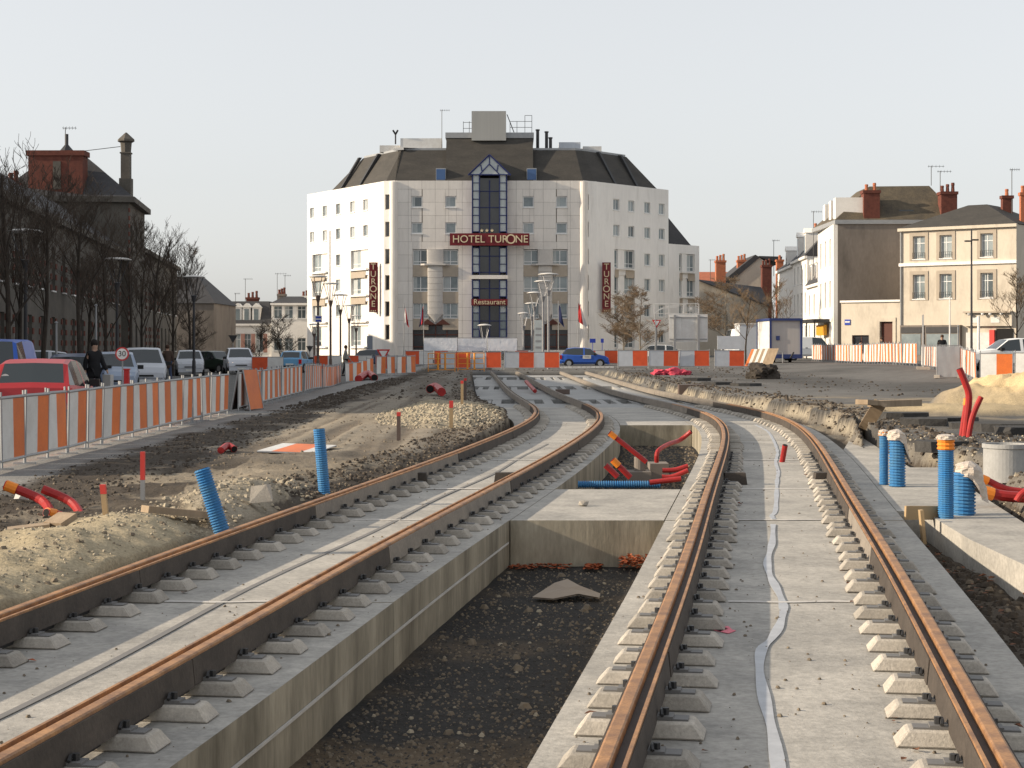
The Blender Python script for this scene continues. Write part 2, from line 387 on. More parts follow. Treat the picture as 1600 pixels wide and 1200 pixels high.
me.materials.append(mat('ground_soil_and_asphalt', (.1,.1,.1), None, 3, .95, bump=.02, bscale=14, attr='Col', fine=.35, spec=.15))
gr = bpy.data.objects.new('ground', me); COL.objects.link(gr); tag(gr, kind='structure')

# ================================================================ TRACK SLAB
slab = bpy.data.objects.new('track_slab', None); COL.objects.link(slab); slab.location = (0,10,ZS); tag(slab, kind='structure')
def strip(name, fl, fr, y0, y1, z1, z0, m, step=.4, parent=slab, root=slab):
    ys = np.append(np.arange(y0, y1-.05, step), y1); b = MB(); n = len(ys)
    l = [(float(fl(y)), y) for y in ys]; r = [(float(fr(y)), y) for y in ys]
    vs = [(x,y,z1) for x,y in l]+[(x,y,z1) for x,y in r]+[(x,y,z0) for x,y in l]+[(x,y,z0) for x,y in r]; fs = []; mi = []
    for i in range(n-1):
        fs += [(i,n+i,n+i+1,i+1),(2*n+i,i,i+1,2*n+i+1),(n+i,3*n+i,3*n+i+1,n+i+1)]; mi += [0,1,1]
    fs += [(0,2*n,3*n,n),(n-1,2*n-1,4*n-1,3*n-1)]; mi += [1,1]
    b.v = vs; b.f = fs; b.mi = mi
    return b.build(name, m, parent, root=root)
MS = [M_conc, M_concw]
ZB = -.75
cutsL = [-3, 6.6, 11.4, 16.72, 20.3, 25.4, 30.7, 36.4, 41.5, 46.6]
for i, (a, b_) in enumerate(zip(cutsL[:-1], cutsL[1:])):
    dz = .002*((i*7) % 3-1)
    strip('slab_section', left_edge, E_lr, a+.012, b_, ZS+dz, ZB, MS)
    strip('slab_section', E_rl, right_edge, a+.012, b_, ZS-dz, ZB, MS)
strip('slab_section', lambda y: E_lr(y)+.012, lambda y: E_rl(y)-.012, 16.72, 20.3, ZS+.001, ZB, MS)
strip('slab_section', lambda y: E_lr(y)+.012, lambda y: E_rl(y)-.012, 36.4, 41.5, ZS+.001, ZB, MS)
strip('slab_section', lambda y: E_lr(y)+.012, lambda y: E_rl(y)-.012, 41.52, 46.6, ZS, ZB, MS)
# ([W(px,py,ZS) for px,py in [(1345,690),(1422,730),(1472,730),(1535,775),(1700,880),(1900,985)]]+[(4.15,7.0),(3.80,7.0)]+[W(px,py,ZS) for px,py in [(1900,1060),(1640,905),(1517,843),(1440,798),(1414,797),(1380,748)]], ZB, ZS-.004) if False else None
P_ = [W(px,py,ZS) for px,py in [(1335,676),(1422,730),(1472,730),(1535,775),(1700,880),(1900,985)]]+[(4.35,6.5),(4.0,6.5)]+[(4.05,9.0),(4.10,12.5),(4.16,15.1),(4.36,17.6)]
P_ += [(float(right_edge(q))+.012, q) for q in (17.7,20,22,24,26,28)]
MB().prism(P_[::-1], ZB, ZS-.003).build('side_slab', M_conc, slab, root=slab)
# far slabs in full width, parted by cross channels with short concrete posts
M_concg = mat('grey_slab_concrete', (.36,.36,.35), (.27,.27,.265), .8, .9, bump=.004, bscale=30, fine=.12)
rows = [(46.6,49.6),(53.4,58.0),(58.03,65.3),(70.2,76.5),(76.53,83.0),(90.0,95)]
for a, b_ in rows: strip('slab_section', left_edge, right_edge, a, b_, ZS, ZB, [M_concg, M_concg], step=1.0)
for y0, y1 in ((49.6,53.4),(65.3,70.2),(83.0,90.0)):
    xl, xr = float(left_edge(y0)), float(right_edge(y0)); n = 13; rs = random.Random(int(y0))
    for i in range(n+1):
        x = xl+(xr-xl)*i/n+rs.uniform(-.12,.12); wd = rs.uniform(.06,.17)
        x = min(max(x, xl+.15), xr-.15)
        MB().box(x-wd, x+wd, y0+.004, y1-.004, ZB, ZS-.004-(.0 if i % 3 else .03)).build('channel_post', M_concg, slab, root=slab)
# lime-bleached joints, wavy sealant line in the right track, thin crack line in the left one
def ribbon(name, pts, wdt, z, m, parent=None, h=.004):
    b = MB(); pts = [Vector((p[0],p[1],0)) for p in pts]
    for i in range(len(pts)):
        d = (pts[min(i+1,len(pts)-1)]-pts[max(i-1,0)]).normalized(); nrm = Vector((d.y,-d.x,0)); w_ = wdt if not callable(wdt) else wdt(i)
        l, r = pts[i]-nrm*w_/2, pts[i]+nrm*w_/2
        b.v += [(l.x,l.y,z),(r.x,r.y,z),(l.x,l.y,z+h),(r.x,r.y,z+h)]
    for i in range(len(pts)-1):
        o = i*4; b.f += [(o+2,o+3,o+7,o+6),(o,o+2,o+6,o+4),(o+3,o+1,o+5,o+7)]; b.mi += [0]*3
    return b.build(name, m, parent or slab, root=slab)
M_seal = mat('grey_sealant', (.44,.455,.48), (.30,.31,.33), 5, .4, contrast=.2)
seal = [(1218,1215),(1208,1150),(1196,1100),(1187,1050),(1190,1016),(1205,1000),(1218,978),(1224,955),(1222,940),(1212,918),(1203,900),(1199,880),(1203,862),(1207,845),(1208,820)]
sp = [W(a,b,ZS) for a,b in seal]
def dens(P, k=4):
    out = []
    for i in range(len(P)-1):
        p0, p1, p2, p3 = P[max(i-1,0)], P[i], P[i+1], P[min(i+2,len(P)-1)]
        for q in range(k):
            t = q/k; out.append(tuple(.5*((2*b)+(c-a)*t+(2*a-5*b+4*c-d)*t*t+(3*b-a-3*c+d)*t**3) for a,b,c,d in zip(p0,p1,p2,p3)))
    out.append(P[-1]); return out
ribbon('sealant_line', dens(sp), lambda i: .055+.012*math.sin(i*.9), ZS+.003, M_seal)
seal2 = [(1209,812),(1206,806),(1212,796),(1214,752),(1216,738),(1212,722),(1215,708),(1211,694),(1204,680),(1196,672),(1180,664)]
ribbon('sealant_line', dens([W(a,b,ZS) for a,b in seal2]), lambda i: .03+.03*abs(math.sin(i*1.7)), ZS+.003, M_seal)
M_groove2 = flat('dark_joint', (.20,.195,.19), .9)
ribbon('sealant_line', [(float(np.interp(y,TY['L'],TX['L']))+.03*math.sin(y*.9), y) for y in np.arange(3,30,.5)], .045, ZS+.003, M_groove2)
M_lime = mat('bleached_joint', (.58,.56,.53), (.42,.40,.37), 6, .9)
for k in ('L','R'):
    for q in (6.6,11.4,16.72,20.3,25.4):
        s = float(np.interp(q, TY[k], TS[k])); cx = float(np.interp(s,TS[k],TX[k]))
        ribbon('joint_line', [(cx+t, q+.006+.02*math.sin(t*9+q)) for t in np.linspace(-.42,.42,8)], .05 if q < 20 else .09, ZS+.004, M_lime if q > 10 else M_groove2)

for fe, o_, y0_, y1_ in ((E_lr,.004,-2,16.6),(E_rl,-.016,-2,16.6)):
    b = strip('form_joint', lambda y: fe(y)+o_, lambda y: fe(y)+o_+.012, y0_, y1_, -.425, -.44, [M_lime, M_lime])
# ================================================================ RAILS
def sweep(prof, k, o, s0, s1, step=.25):
    """profile (across, z) swept along track k at offset o from its centre line"""
    s = np.append(np.arange(s0, s1-.02, step), s1)
    x = np.interp(s,TS[k],TX[k]); y = np.interp(s,TS[k],TY[k])
    cx, cy = np.interp(s+.3,TS[k],TX[k])-np.interp(s-.3,TS[k],TX[k]), np.interp(s+.3,TS[k],TY[k])-np.interp(s-.3,TS[k],TY[k])
    l = np.hypot(cx,cy); nx, ny = cy/l, -cx/l; b = MB(); n = len(prof)
    for i in range(len(s)):
        for a, z in prof: b.v.append((x[i]+nx[i]*(o+a), y[i]+ny[i]*(o+a), z))
    for i in range(len(s)-1):
        for j in range(n):
            b.f.append((i*n+j, i*n+(j+1)%n, (i+1)*n+(j+1)%n, (i+1)*n+j)); b.mi.append(0)
    b.f += [tuple(range(n)), tuple((len(s)-1)*n+j for j in range(n-1,-1,-1))]; b.mi += [0,0]
    return b
def s_at(k, y): return float(np.interp(y, TY[k], TS[k]))
RAILS = [('L',-1,'outer left rail of the left hand track, against the earth bank'),('L',1,'rusty rail of the left hand track beside the open pit'),
         ('R',-1,'rusty rail of the right hand track beside the open pit'),('R',1,'outermost right rail, beside the blue conduit ends')]
for k, sd, lab in RAILS:
    o = sd*G2
    root = thing('tram_rail', (float(np.interp(4,TY[k],TX[k]))+o, 4.0, ZS), lab, 'rail', 'grooved tram rails')
    s0, s1 = s_at(k,-2.5), s_at(k,95.5)
    m = lambda P: [(a*sd, z) for a, z in P] if sd > 0 else [(-a, z) for a, z in reversed(P)][::-1]
    # running head on the outside of the gauge line, groove and guard lip on the inside
    sm = s_at(k, 43.5)
    for a_, b_, mm in ((s0,sm,M_rust),(sm+.01,s1,M_jackg)):
        sweep(m([(0,-.045),(0,-.004),(.008,0),(.052,0),(.062,-.006),(.064,-.045)]), k, o, a_, b_).build('running_head', mm, root, root=root)
        sweep(m([(-.062,-.05),(-.062,-.008),(-.045,-.008),(-.043,-.05)]), k, o, a_, b_).build('guard_lip', mm, root, root=root)
    sweep(m([(-.0425,-.06),(-.0425,-.038),(-.001,-.038),(-.001,-.06)]), k, o, s0, s1).build('groove', M_groove, root, root=root)
    sweep(m([(-.02,-.195),(-.02,-.06),(.03,-.06),(.03,-.195)]), k, o, s0, s1, .5).build('web', M_steel, root, root=root)
    prof = lambda e: m([(-.080-e,-.150),(-.067-e,-.022),(-.0635,-.0215),(-.0635,-.150)])
    prof2 = lambda e: m([(.066,-.150),(.066,-.0185),(.072+e,-.019),(.086+e,-.150)])
    segs = []; y = -2.4; rs = random.Random(3+sd+ord(k)); q = 0
    grey_rng = {('L',-1):(15.5,22.5),('L',1):(13.2,17.9),('R',-1):(40,48),('R',1):(14.5,17.2)}[(k,sd)]
    while y < 95:
        y2 = min(y+rs.choice([3.1,3.1,4.6]), 95.3); a = s_at(k,y); b_ = s_at(k,y2)-.02
        gy = grey_rng[0] <= .5*(y+y2) <= grey_rng[1] or y > 41.5
        mm = M_jackg if gy else M_jacket
        sweep(prof(.004*(q%2)), k, o, a, b_, .5).build('web_filler', mm, root, root=root)
        sweep(prof2(.004*((q+1)%2)), k, o, a, b_, .5).build('web_filler', mm, root, root=root)
        y = y2; q += 1

# ================================================================ SLEEPER BLOCKS (cast into the slab) with rail clips
def block_mesh():
    b = MB(); L, Wd, h = .305, .102, .068
    b.hexa([(-L,-Wd,0),(L,-Wd,0),(L,Wd,0),(-L,Wd,0),(-L+.055,-Wd+.025,h),(L-.055,-Wd+.025,h),(L-.055,Wd-.025,h),(-L+.055,Wd-.025,h)])
    me = b.mesh('sleeper_block', M_block)
    bm = bmesh.new(); bm.from_mesh(me); bmesh.ops.bevel(bm, geom=list(bm.edges), offset=.008, segments=1, affect='EDGES'); bm.to_mesh(me); bm.free(); return me
def clip_mesh():
    b = MB()
    for s in (-1,1):
        b.box(s*.115-.04, s*.115+.04, -.045, .045, .069, .085, 1)      # clamp plate on the block
        b.box(s*.19-.035, s*.19+.035, -.045, .045, .0685, .076, 1)
        b.tube([(s*.118,0,.084),(s*.118,0,.115)], .016, 6)              # coach screw
        b.tube([(s*.105,-.05,.09),(s*.10,-.02,.105),(s*.10,.02,.105),(s*.105,.05,.09)], .009, 5)
    return b.mesh('rail_clip', [M_steel, M_clip])
BM_, CM_ = block_mesh(), clip_mesh()
CM2 = CM_.copy()
for k, sd, _ in RAILS:
    s = s_at(k, 4.6); e = s_at(k, 47.0); i = 0
    while s < e:
        x, y = float(np.interp(s,TS[k],TX[k])), float(np.interp(s,TS[k],TY[k]))
        dx = float(np.interp(s+.2,TS[k],TX[k])-np.interp(s-.2,TS[k],TX[k])); dy = float(np.interp(s+.2,TS[k],TY[k])-np.interp(s-.2,TS[k],TY[k]))
        l = math.hypot(dx,dy); ang = math.atan2(-dx, dy)
        px, py = x+dy/l*sd*G2, y-dx/l*sd*G2
        if abs(px) < .36*py+.6:
            bo = part('sleeper_block', BM_, slab, (px,py-10,.003), (0,0,ang+random.uniform(-.02,.02)))
            bo.scale = (random.uniform(.93,1.06), random.uniform(.92,1.08), random.uniform(.85,1.1))
            if y < 26: part('rail_clip', CM_, bo)
        s += .575+random.uniform(-.012,.012); i += 1

# ================================================================ BUILDINGS
M_clad  = mat('hotel_cladding', (.76,.72,.665), (.66,.62,.575), .35, .85, fine=.05, stretch=(1,1,.25), orand=.05, stain=((.50,.46,.41),.9,.55,.75,.5))
M_rendw = mat('pale_render', (.79,.77,.735), (.69,.67,.64), .3, .9, fine=.05, stretch=(1,1,.2), stain=((.52,.50,.46),.8,.54,.76,.55))
M_beige = flat('beige_spandrel', (.42,.36,.29), .85)
M_slate = mat('brown_slate', (.068,.062,.054), (.038,.036,.033), .5, .8, fine=.25, stretch=(1,1,3))
M_slateg= mat('grey_slate', (.06,.06,.064), (.035,.035,.038), .5, .75, fine=.25, stretch=(1,1,3))
M_zinc  = flat('zinc', (.34,.35,.36), .5, metal=.2)
M_burg  = flat('burgundy_sign', (.16,.015,.02), .5)
M_gold  = flat('pale_gold_letters', (.72,.60,.40), .5)
M_bluef = flat('dark_blue_mullion', (.02,.03,.12), .5)
M_brown = flat('brown_frame', (.10,.035,.025), .6)
M_panel = flat('opaque_white_pane', (.50,.54,.54), .4)
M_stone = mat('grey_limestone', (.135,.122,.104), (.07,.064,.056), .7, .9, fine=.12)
M_brick = mat('red_brick', (.17,.058,.04), (.09,.032,.025), 3, .9, fine=.3)
M_brickl= mat('orange_brick', (.46,.17,.085), (.33,.11,.06), 3, .9, fine=.3)
M_cream = mat('cream_render', (.60,.535,.44), (.45,.40,.33), .6, .9, fine=.06, stretch=(1,1,.4), stain=((.32,.28,.23),.6,.53,.7,.5))
M_white_r = mat('white_stone_front', (.82,.79,.74), (.70,.67,.62), .5, .9, fine=.05)
M_gable = mat('grey_brown_render', (.235,.205,.18), (.14,.122,.106), .35, .95, fine=.1, stretch=(1,1,.4), stain=((.09,.08,.07),.5,.52,.7,.6))
M_tile  = mat('clay_tile', (.42,.15,.08), (.30,.10,.06), 2, .9, fine=.3)
M_dark  = flat('dark_interior', (.015,.014,.014), .9)
M_shutter = flat('pink_brown_shutter', (.36,.20,.16), .8)

WR = random.Random(77)
def wallgrid(root, F, t0, t1, z0, z1, ops, n0, n1, m, name='wall', parent=None):
    ts = sorted({t0,t1,*[min(max(o[k],t0),t1) for o in ops for k in (0,1)]}); b = MB()
    for a, c in zip(ts[:-1], ts[1:]):
        if c-a < 1e-4: continue
        col = sorted([(max(o[2],z0), min(o[3],z1)) for o in ops if o[0] < (a+c)/2 < o[1]]); z = z0
        for lo, hi in col:
            if lo > z+1e-4: b.obox(F, a, c, n0, n1, z, lo)
            z = max(z, hi)
        if z < z1-1e-4: b.obox(F, a, c, n0, n1, z, z1)
    return b.build(name, m, parent, root=root)
def window(root, F, t0, t1, z0, z1, n=-.12, fw=.07, mull=1, trans=None, fm=None, gm=None, sill=True, curtain=False, parent=None):
    if gm is None: gm = WR.choice([M_wglass,M_wglass,M_wglass2,M_wglass3]); curtain = curtain or WR.random() < .35
    fm = fm or M_frame; b = MB(); e = .004
    b.obox(F,t0+e,t1-e,n-.05,n,z0+e,z0+fw); b.obox(F,t0+e,t1-e,n-.05,n,z1-fw,z1-e)
    b.obox(F,t0+e,t0+fw,n-.05,n,z0+fw,z1-fw); b.obox(F,t1-fw,t1-e,n-.05,n,z0+fw,z1-fw)
    for i in range(mull):
        c = t0+(t1-t0)*(i+1)/(mull+1); b.obox(F,c-fw*.4,c+fw*.4,n-.045,n-.002,z0+fw,z1-fw)
    if trans: b.obox(F,t0+fw,t1-fw,n-.044,n-.003,z0+(z1-z0)*trans-fw*.4,z0+(z1-z0)*trans+fw*.4)
    if sill: b.obox(F,t0-.06,t1+.06,n,.07,z0-.08,z0-.002)
    w_ = b.build('window', fm, parent, root=root)
    MB().obox(F,t0+fw*.6,t1-fw*.6,n-.04,n-.03,z0+fw*.6,z1-fw*.6).build('pane', gm, w_, root=root)
    if curtain:
        c = MB(); c.obox(F,t0+fw,t0+(t1-t0)*(.25+.3*WR.random()),n-.0285,n-.024,z0+fw,z1-fw); c.build('curtain', M_curtain, w_, root=root)
    return w_
def fmap(O, d):
    l = math.hypot(*d); d = (d[0]/l, d[1]/l)
    def g(px, py):
        a = (px-800)/FPX; t = (a*O[1]-O[0])/(d[0]-a*d[1]); return t, ZD(py, O[1]+d[1]*t)
    return g
def inset(P, ds):
    n = len(P); L = []
    for i in range(n):
        a, b = Vector(P[i]), Vector(P[(i+1)%n]); d = (b-a).normalized(); nn = Vector((-d.y,d.x)); L.append((a+nn*ds[i], d))
    out = []
    for i in range(n):
        p, d = L[i-1]; q, e = L[i]; cr = d.x*e.y-d.y*e.x; t = ((q-p).x*e.y-(q-p).y*e.x)/cr; r = p+d*t; out.append((r.x,r.y))
    return out
def antenna(root, x, y, z0, z1, w_=1.2, parent=None, tilt=0):
    b = MB(); b.tube([(x,y,z0),(x+tilt,y,z1)], .03, 5)
    b.tube([(x+tilt-.2*w_,y,z1-.05),(x+tilt+.8*w_,y,z1-.05)], .02, 4)
    for k in range(5): q = x+tilt-.15*w_+k*.22*w_; b.tube([(q,y-.22,z1-.05),(q,y+.22,z1-.05)], .012, 4); b.tube([(q,y,z1-.17),(q,y,z1+.07)], .012, 4)
    return b.build('antenna', M_steel, parent, root=root)
def chimney(root, x0, x1, y0, y1, z0, z1, m, pots=2, potm=None, name='chimney'):
    b = MB(); b.box(x0,x1,y0,y1,z0,z1-.25); b.box(x0-.08,x1+.08,y0-.08,y1+.08,z1-.25,z1)
    c = b.build(name, m, root=root)
    for k in range(pots):
        q = x0+(x1-x0)*(k+.5)/pots; h = .55+.25*((k*7)%3)/2
        MB().lathe([(.16,0),(.13,h*.7),(.16,h*.72),(.14,h)],8,(q,(y0+y1)/2,z1-.01)).build('chimney_pot', potm or M_brickl, c, root=root)
    return c

# ---------------------------------------------------------------- hotel
hot = thing('hotel', (-2,168,0), 'pale six storey hotel with brown mansard roof at the end of the tracks', 'hotel')
P0,P1,P2,P3,P4,P5 = (-22.1,179.6),(-12.7,165.0),(-11.6,164.6),(7.1,164.6),(8.4,165.5),(16.4,174.4)
PB = [P0,P1,P2,P3,P4,P5,(12,188),(-15,191)]
EZ = 17.75
MB().prism(inset(PB,[.35]*8), -.3, EZ-.05).build('core', M_rendw, root=hot)
rowz = [(15.1,16.2),(12.5,13.6)]; baz = [(9.4,10.9),(6.75,8.3),(4.1,5.65)]
FF, mF = frame(P2,(1,0)), fmap(P2,(1,0))
def tx(px): return mF(px,400)[0]
LF = P3[0]-P2[0]
wins = []
for cx in (651.5,704.5,825.5,877.5):
    t = tx(cx)
    for a, b_ in rowz: wins.append((t-.55,t+.55,a,b_))
bays = []
for a_, b_, c_ in ((645,680,716),(818,852,887)):
    l, c, r = tx(a_), tx(b_), tx(c_); bays.append((l,c,r)); wins.append((l,r,1.0,10.95))
gb0, gb1 = tx(737.5), tx(792.5)
wins.append((gb0,gb1,0,EZ+.2))
# cladding panels, each its own slab in front of the backing wall
wallgrid(hot, FF, 0, LF, -.3, EZ, wins, -.42, -.05, M_gable, 'backing_wall')
def rsub(r, h):
    a0,a1,b0,b1 = r; c0,c1,d0,d1 = h
    if c0 >= a1 or c1 <= a0 or d0 >= b1 or d1 <= b0: return [r]
    o = []
    if c0 > a0: o.append((a0,c0,b0,b1))
    if c1 < a1: o.append((c1,a1,b0,b1))
    m0, m1 = max(a0,c0), min(a1,c1)
    if d0 > b0: o.append((m0,m1,b0,d0))
    if d1 < b1: o.append((m0,m1,d1,b1))
    return o
nC, zc = 14, [0,1.3,2.6]+[3.9+1.3*i for i in range(11)]+[EZ]
for i in range(nC):
    for a, b_ in zip(zc[:-1], zc[1:]):
        rs = [(LF*i/nC, LF*(i+1)/nC, a, b_)]
        for h in wins: rs = [q for r in rs for q in rsub(r,h)]
        for r in rs:
            if r[1]-r[0] > .12 and r[3]-r[2] > .12:
                MB().obox(FF,r[0]+.009,r[1]-.009,-.05,0,r[2]+.009,r[3]-.009).build('cladding_panel', M_clad, root=hot)
for (a,b_,c,d) in wins[:8]: window(hot,FF,a,b_,c,d,n=-.1,mull=0,fw=.1,sill=True)
for l,c,r in bays:
    for (z0,z1) in baz:
        for a, b_ in ((l,l+1.55),(r-1.55,r)):
            window(hot,FF,a,b_,z0,z1,n=-.16,mull=1,trans=.22,fw=.085,sill=False,curtain=True)
            MB().obox(FF,a+.003,b_-.003,-.3,-.03,z0-1.12,z0-.003).build('spandrel_panel', M_beige, root=hot)
    # rounded column between the pairs of windows
    p = FF(c,0,0); b = MB(); w2 = (r-l)/2-1.5
    ring = [(p[0]+w2*math.cos(q), p[1]-.02-.14*math.sin(q)) for q in np.linspace(PI,0,13)]+[(p[0]+w2,p[1]+.4),(p[0]-w2,p[1]+.4)]
    for k in range(8): b.prism(ring, 4.55+.6*k, 5.13+.6*k)
    b.prism([(p[0]+.06*w2*math.cos(q), p[1]-.02-.02*math.sin(q)) for q in np.linspace(PI,0,13)]+[(p[0]+.06*w2,p[1]+.4),(p[0]-.06*w2,p[1]+.4)], 3.75, 4.549, top=[(p[0]+w2*math.cos(q), p[1]-.02-.14*math.sin(q)) for q in np.linspace(PI,0,13)]+[(p[0]+w2,p[1]+.4),(p[0]-w2,p[1]+.4)])
    b.prism([(p[0]-w2-.7,p[1]-.04),(p[0]+w2+.7,p[1]-.04),(p[0]+w2+.3,p[1]-.38),(p[0]-w2-.3,p[1]-.38)][::-1], 9.36, 9.52)
    b.prism([(p[0]+w2*1.1*math.cos(q), p[1]-.02-.13*math.sin(q)) for q in np.linspace(PI,0,13)]+[(p[0]+w2,p[1]+.4),(p[0]-w2,p[1]+.4)], 9.521, 10.94)
    b.build('rounded_column', mat('grey_column_render',(.56,.53,.495),(.48,.455,.425),.5,.9,fine=.06), root=hot)
    # ground floor restaurant glazing in brown frames, two small pediments above
    g = MB(); g.obox(FF,l,r,-.36,-.32,0,3.55); g.build('glazing', M_wglassd, root=hot)
    fr = MB()
    for q in np.linspace(l,r,5): fr.obox(FF,q-.05,q+.05,-.31,-.2,0,3.55)
    for z in (1.3,2.5,3.45): fr.obox(FF,l,r,-.305,-.205,z-.05,z+.05)
    fr.build('glazing_frame', M_brown, root=hot)
    for q in (c-.75,c+.75):
        b = MB(); v = [FF(q-.75,.05,3.5),FF(q+.75,.05,3.5),FF(q,.05,4.05),FF(q-.75,-.25,3.5),FF(q+.75,-.25,3.5),FF(q,-.25,4.05)]
        b.add(v,[(0,1,2),(3,5,4),(0,3,4,1),(1,4,5,2),(2,5,3,0)]).build('small_pediment', M_brown, root=hot)
# glazed centre bay with pediment
n0 = .8; zt = 18.25
MB().obox(FF,gb0+.75,gb1-.75,-.35,n0-.5,0,zt-.3).build('centre_glass', M_wglassd, root=hot)
for sgn, (a,b_) in enumerate(((gb0+.1,gb0+.74),(gb1-.74,gb1-.1))):
    z = zt
    for k in range(22):
        z -= .8
        if z < .6: break
        zone = 11.0 < z < 12.3 or 7.95 < z+.4 < 8.9 or 5.3 < z+.4 < 6.2
        if not zone: MB().obox(FF,a+.04,b_-.04,-.35,n0-.08,z+.04,z+.76).build('opaque_pane', M_panel if z > 4 else M_wglass, root=hot)
b = MB()
for t in (gb0+.05,gb0+.745,gb1-.745,gb1-.05): b.obox(FF,t-.05,t+.05,-.36,n0,0,zt)
for k in range(23):
    z = zt-.8*k; b.obox(FF,gb0+.1,gb0+.69,-.36,n0-.02,z-.035,z+.035); b.obox(FF,gb1-.69,gb1-.1,-.36,n0-.02,z-.035,z+.035)
    if k % 2 == 0: b.obox(FF,gb0+.8,gb1-.8,n0-.5,n0-.4,z-.04,z+.04)
c = (gb0+gb1)/2; b.obox(FF,c-.06,c+.06,n0-.52,n0-.38,0,zt-.5)
b.build('mullions', M_bluef, root=hot)
ap = 20.15
b = MB(); v = [FF(gb0-.25,n0+.02,zt),FF(gb1+.25,n0+.02,zt),FF(c,n0+.02,ap),FF(gb0-.25,-3.6,zt),FF(gb1+.25,-3.6,zt),FF(c,-3.6,ap)]
b.add(v,[(0,1,2),(0,3,4,1),(1,4,5,2),(2,5,3,0),(3,5,4)],0).build('pediment', M_panel, root=hot)
b = MB()
def bar(p, q, r=.07): b.tube([FF(p[0],n0+.05,p[1]),FF(q[0],n0+.05,q[1])], r, 4)
bar((gb0-.35,zt-.05),(c,ap+.06),.1); bar((gb1+.35,zt-.05),(c,ap+.06),.1); bar((gb0-.25,zt),(gb1+.25,zt))
bar((c,ap),(c,zt+1.05)); bar((c,zt+1.05),(gb0+.75,zt)); bar((c,zt+1.05),(gb1-.75,zt)); bar((c-.85,zt+.95),(gb0+1.0,zt+.35)); bar((c+.85,zt+.95),(gb1-1.0,zt+.35))
b.build('pediment_bars', M_bluef, root=hot)
MB().obox(FF,gb0-.05,gb1+.05,-.36,n0+.12,7.98,8.36).build('white_band', M_clad, root=hot)
sg = MB().obox(FF,gb0-.05,gb1+.05,n0+.03,n0+.3,5.38,6.0).build('restaurant_sign', M_burg, root=hot)
ptext('Restaurant', .72, FF, c, n0+.33, 5.7, M_gold, 'lettering', hot, parent=sg)
s0, s1 = tx(703.5), tx(827)
sg = MB().obox(FF,s0,s1,n0+.25,n0+.5,11.25,12.45).build('name_sign', M_burg, root=hot)
ptext('HOTEL', 1.02, FF, s0+1.85, n0+.53, 11.85, M_gold, 'lettering', hot, parent=sg)
ptext('TUR', 1.02, FF, s0+4.75, n0+.53, 11.85, M_gold, 'lettering', hot, parent=sg)
ptext('O', 1.35, FF, s0+6.0, n0+.53, 11.83, M_gold, 'lettering', hot, parent=sg, sx=.9)
ptext('NE', 1.02, FF, s0+7.05, n0+.53, 11.85, M_gold, 'lettering', hot, parent=sg)
for k in range(3):
    b = MB(); q = c+(-.75+k*.5); pts = [(q+(.2 if i%2==0 else .085)*math.sin(i*PI/5), 12.72+(.2 if i%2==0 else .085)*math.cos(i*PI/5)) for i in range(10)]
    b.add([FF(a,n0+.45,z) for a,z in pts]+[FF(a,n0+.38,z) for a,z in pts],[tuple(range(10)),tuple(range(19,9,-1))]+[(i,i+10,(i+1)%10+10,(i+1)%10) for i in range(10)])
    b.build('star', M_gold, sg, root=hot)
# corner strips with narrow windows, tan pilaster at the corners
for A, B, pil in ((P1,P2,P2),(P3,P4,P3)):
    F = frame(A,(B[0]-A[0],B[1]-A[1])); L = math.hypot(B[0]-A[0],B[1]-A[1])
    ops = [(.12,.62,z,z+1.5) for z in (2,4.3,6.9,9.5,12.2,14.9)]
    wallgrid(hot,F,0,L,-.3,EZ,ops,-.4,0,M_rendw)
    for o in ops: window(hot,F,*o,mull=0,sill=False,gm=M_wglassd,fm=M_beige)
    MB().lathe([(.42,-.3),(.42,EZ-.1)],14,(pil[0]+(.0 if pil is P3 else -.1),pil[1]+.15,0)).build('corner_pilaster', M_clad, root=hot)
# left facade
d = (P1[0]-P0[0],P1[1]-P0[1]); FL, mL = frame(P0,d), fmap(P0,d); LL = math.hypot(*d)
cols = [mL(px,320)[0] for px in (487.5,507.5,528.3,550.5,571)]
ops = [(t-.5,t+.5,a,b_) for t in cols for a,b_ in rowz]
smallw = [(cols[2]-.5,cols[2]+.5,a+.35,b_) for a,b_ in baz]; ops += smallw
big = []
for c0,c1 in ((488,512),(548,575.5)):
    a, b_ = mL(c0,420)[0], mL(c1,420)[0]
    for z0,z1 in baz+[(1.5,3.2)]: big.append((a,b_,z0-.15,z1+.25))
wallgrid(hot,FL,0,LL,-.3,EZ-.02,ops+big,-.5,0,M_rendw)
for o in ops: window(hot,FL,*o,mull=1,fw=.06,n=-.14)
for o in big:
    m_ = (o[0]+o[1])/2
    window(hot,FL,o[0]+.05,m_,o[2]+.05,o[3]-.05,mull=1,n=-.25,sill=False,trans=.25)
    MB().obox(FL,m_+.01,o[1]-.01,-.45,-.16,o[2],o[3]).build('recess_panel', M_clad, root=hot)
    MB().obox(FL,o[0],o[1],-.22,.28,o[2]-.2,o[2]-.02).build('balcony_ledge', M_rendw, root=hot)
    if o[2] > 4: MB().obox(FL,o[0]+.02,o[1]-.6,.002,.05,o[2]-.95,o[2]-.25).build('spandrel_panel', M_beige, root=hot)
MB().obox(FL,cols[1]+1.2,cols[1]+1.32,.0,.08,3,13.5).build('downpipe', M_zinc, root=hot)
MB().obox(FL,LL-3.6,LL-2.4,0,.02,0,2.4).build('door', flat('slate_blue_door',(.16,.19,.24),.6), root=hot)
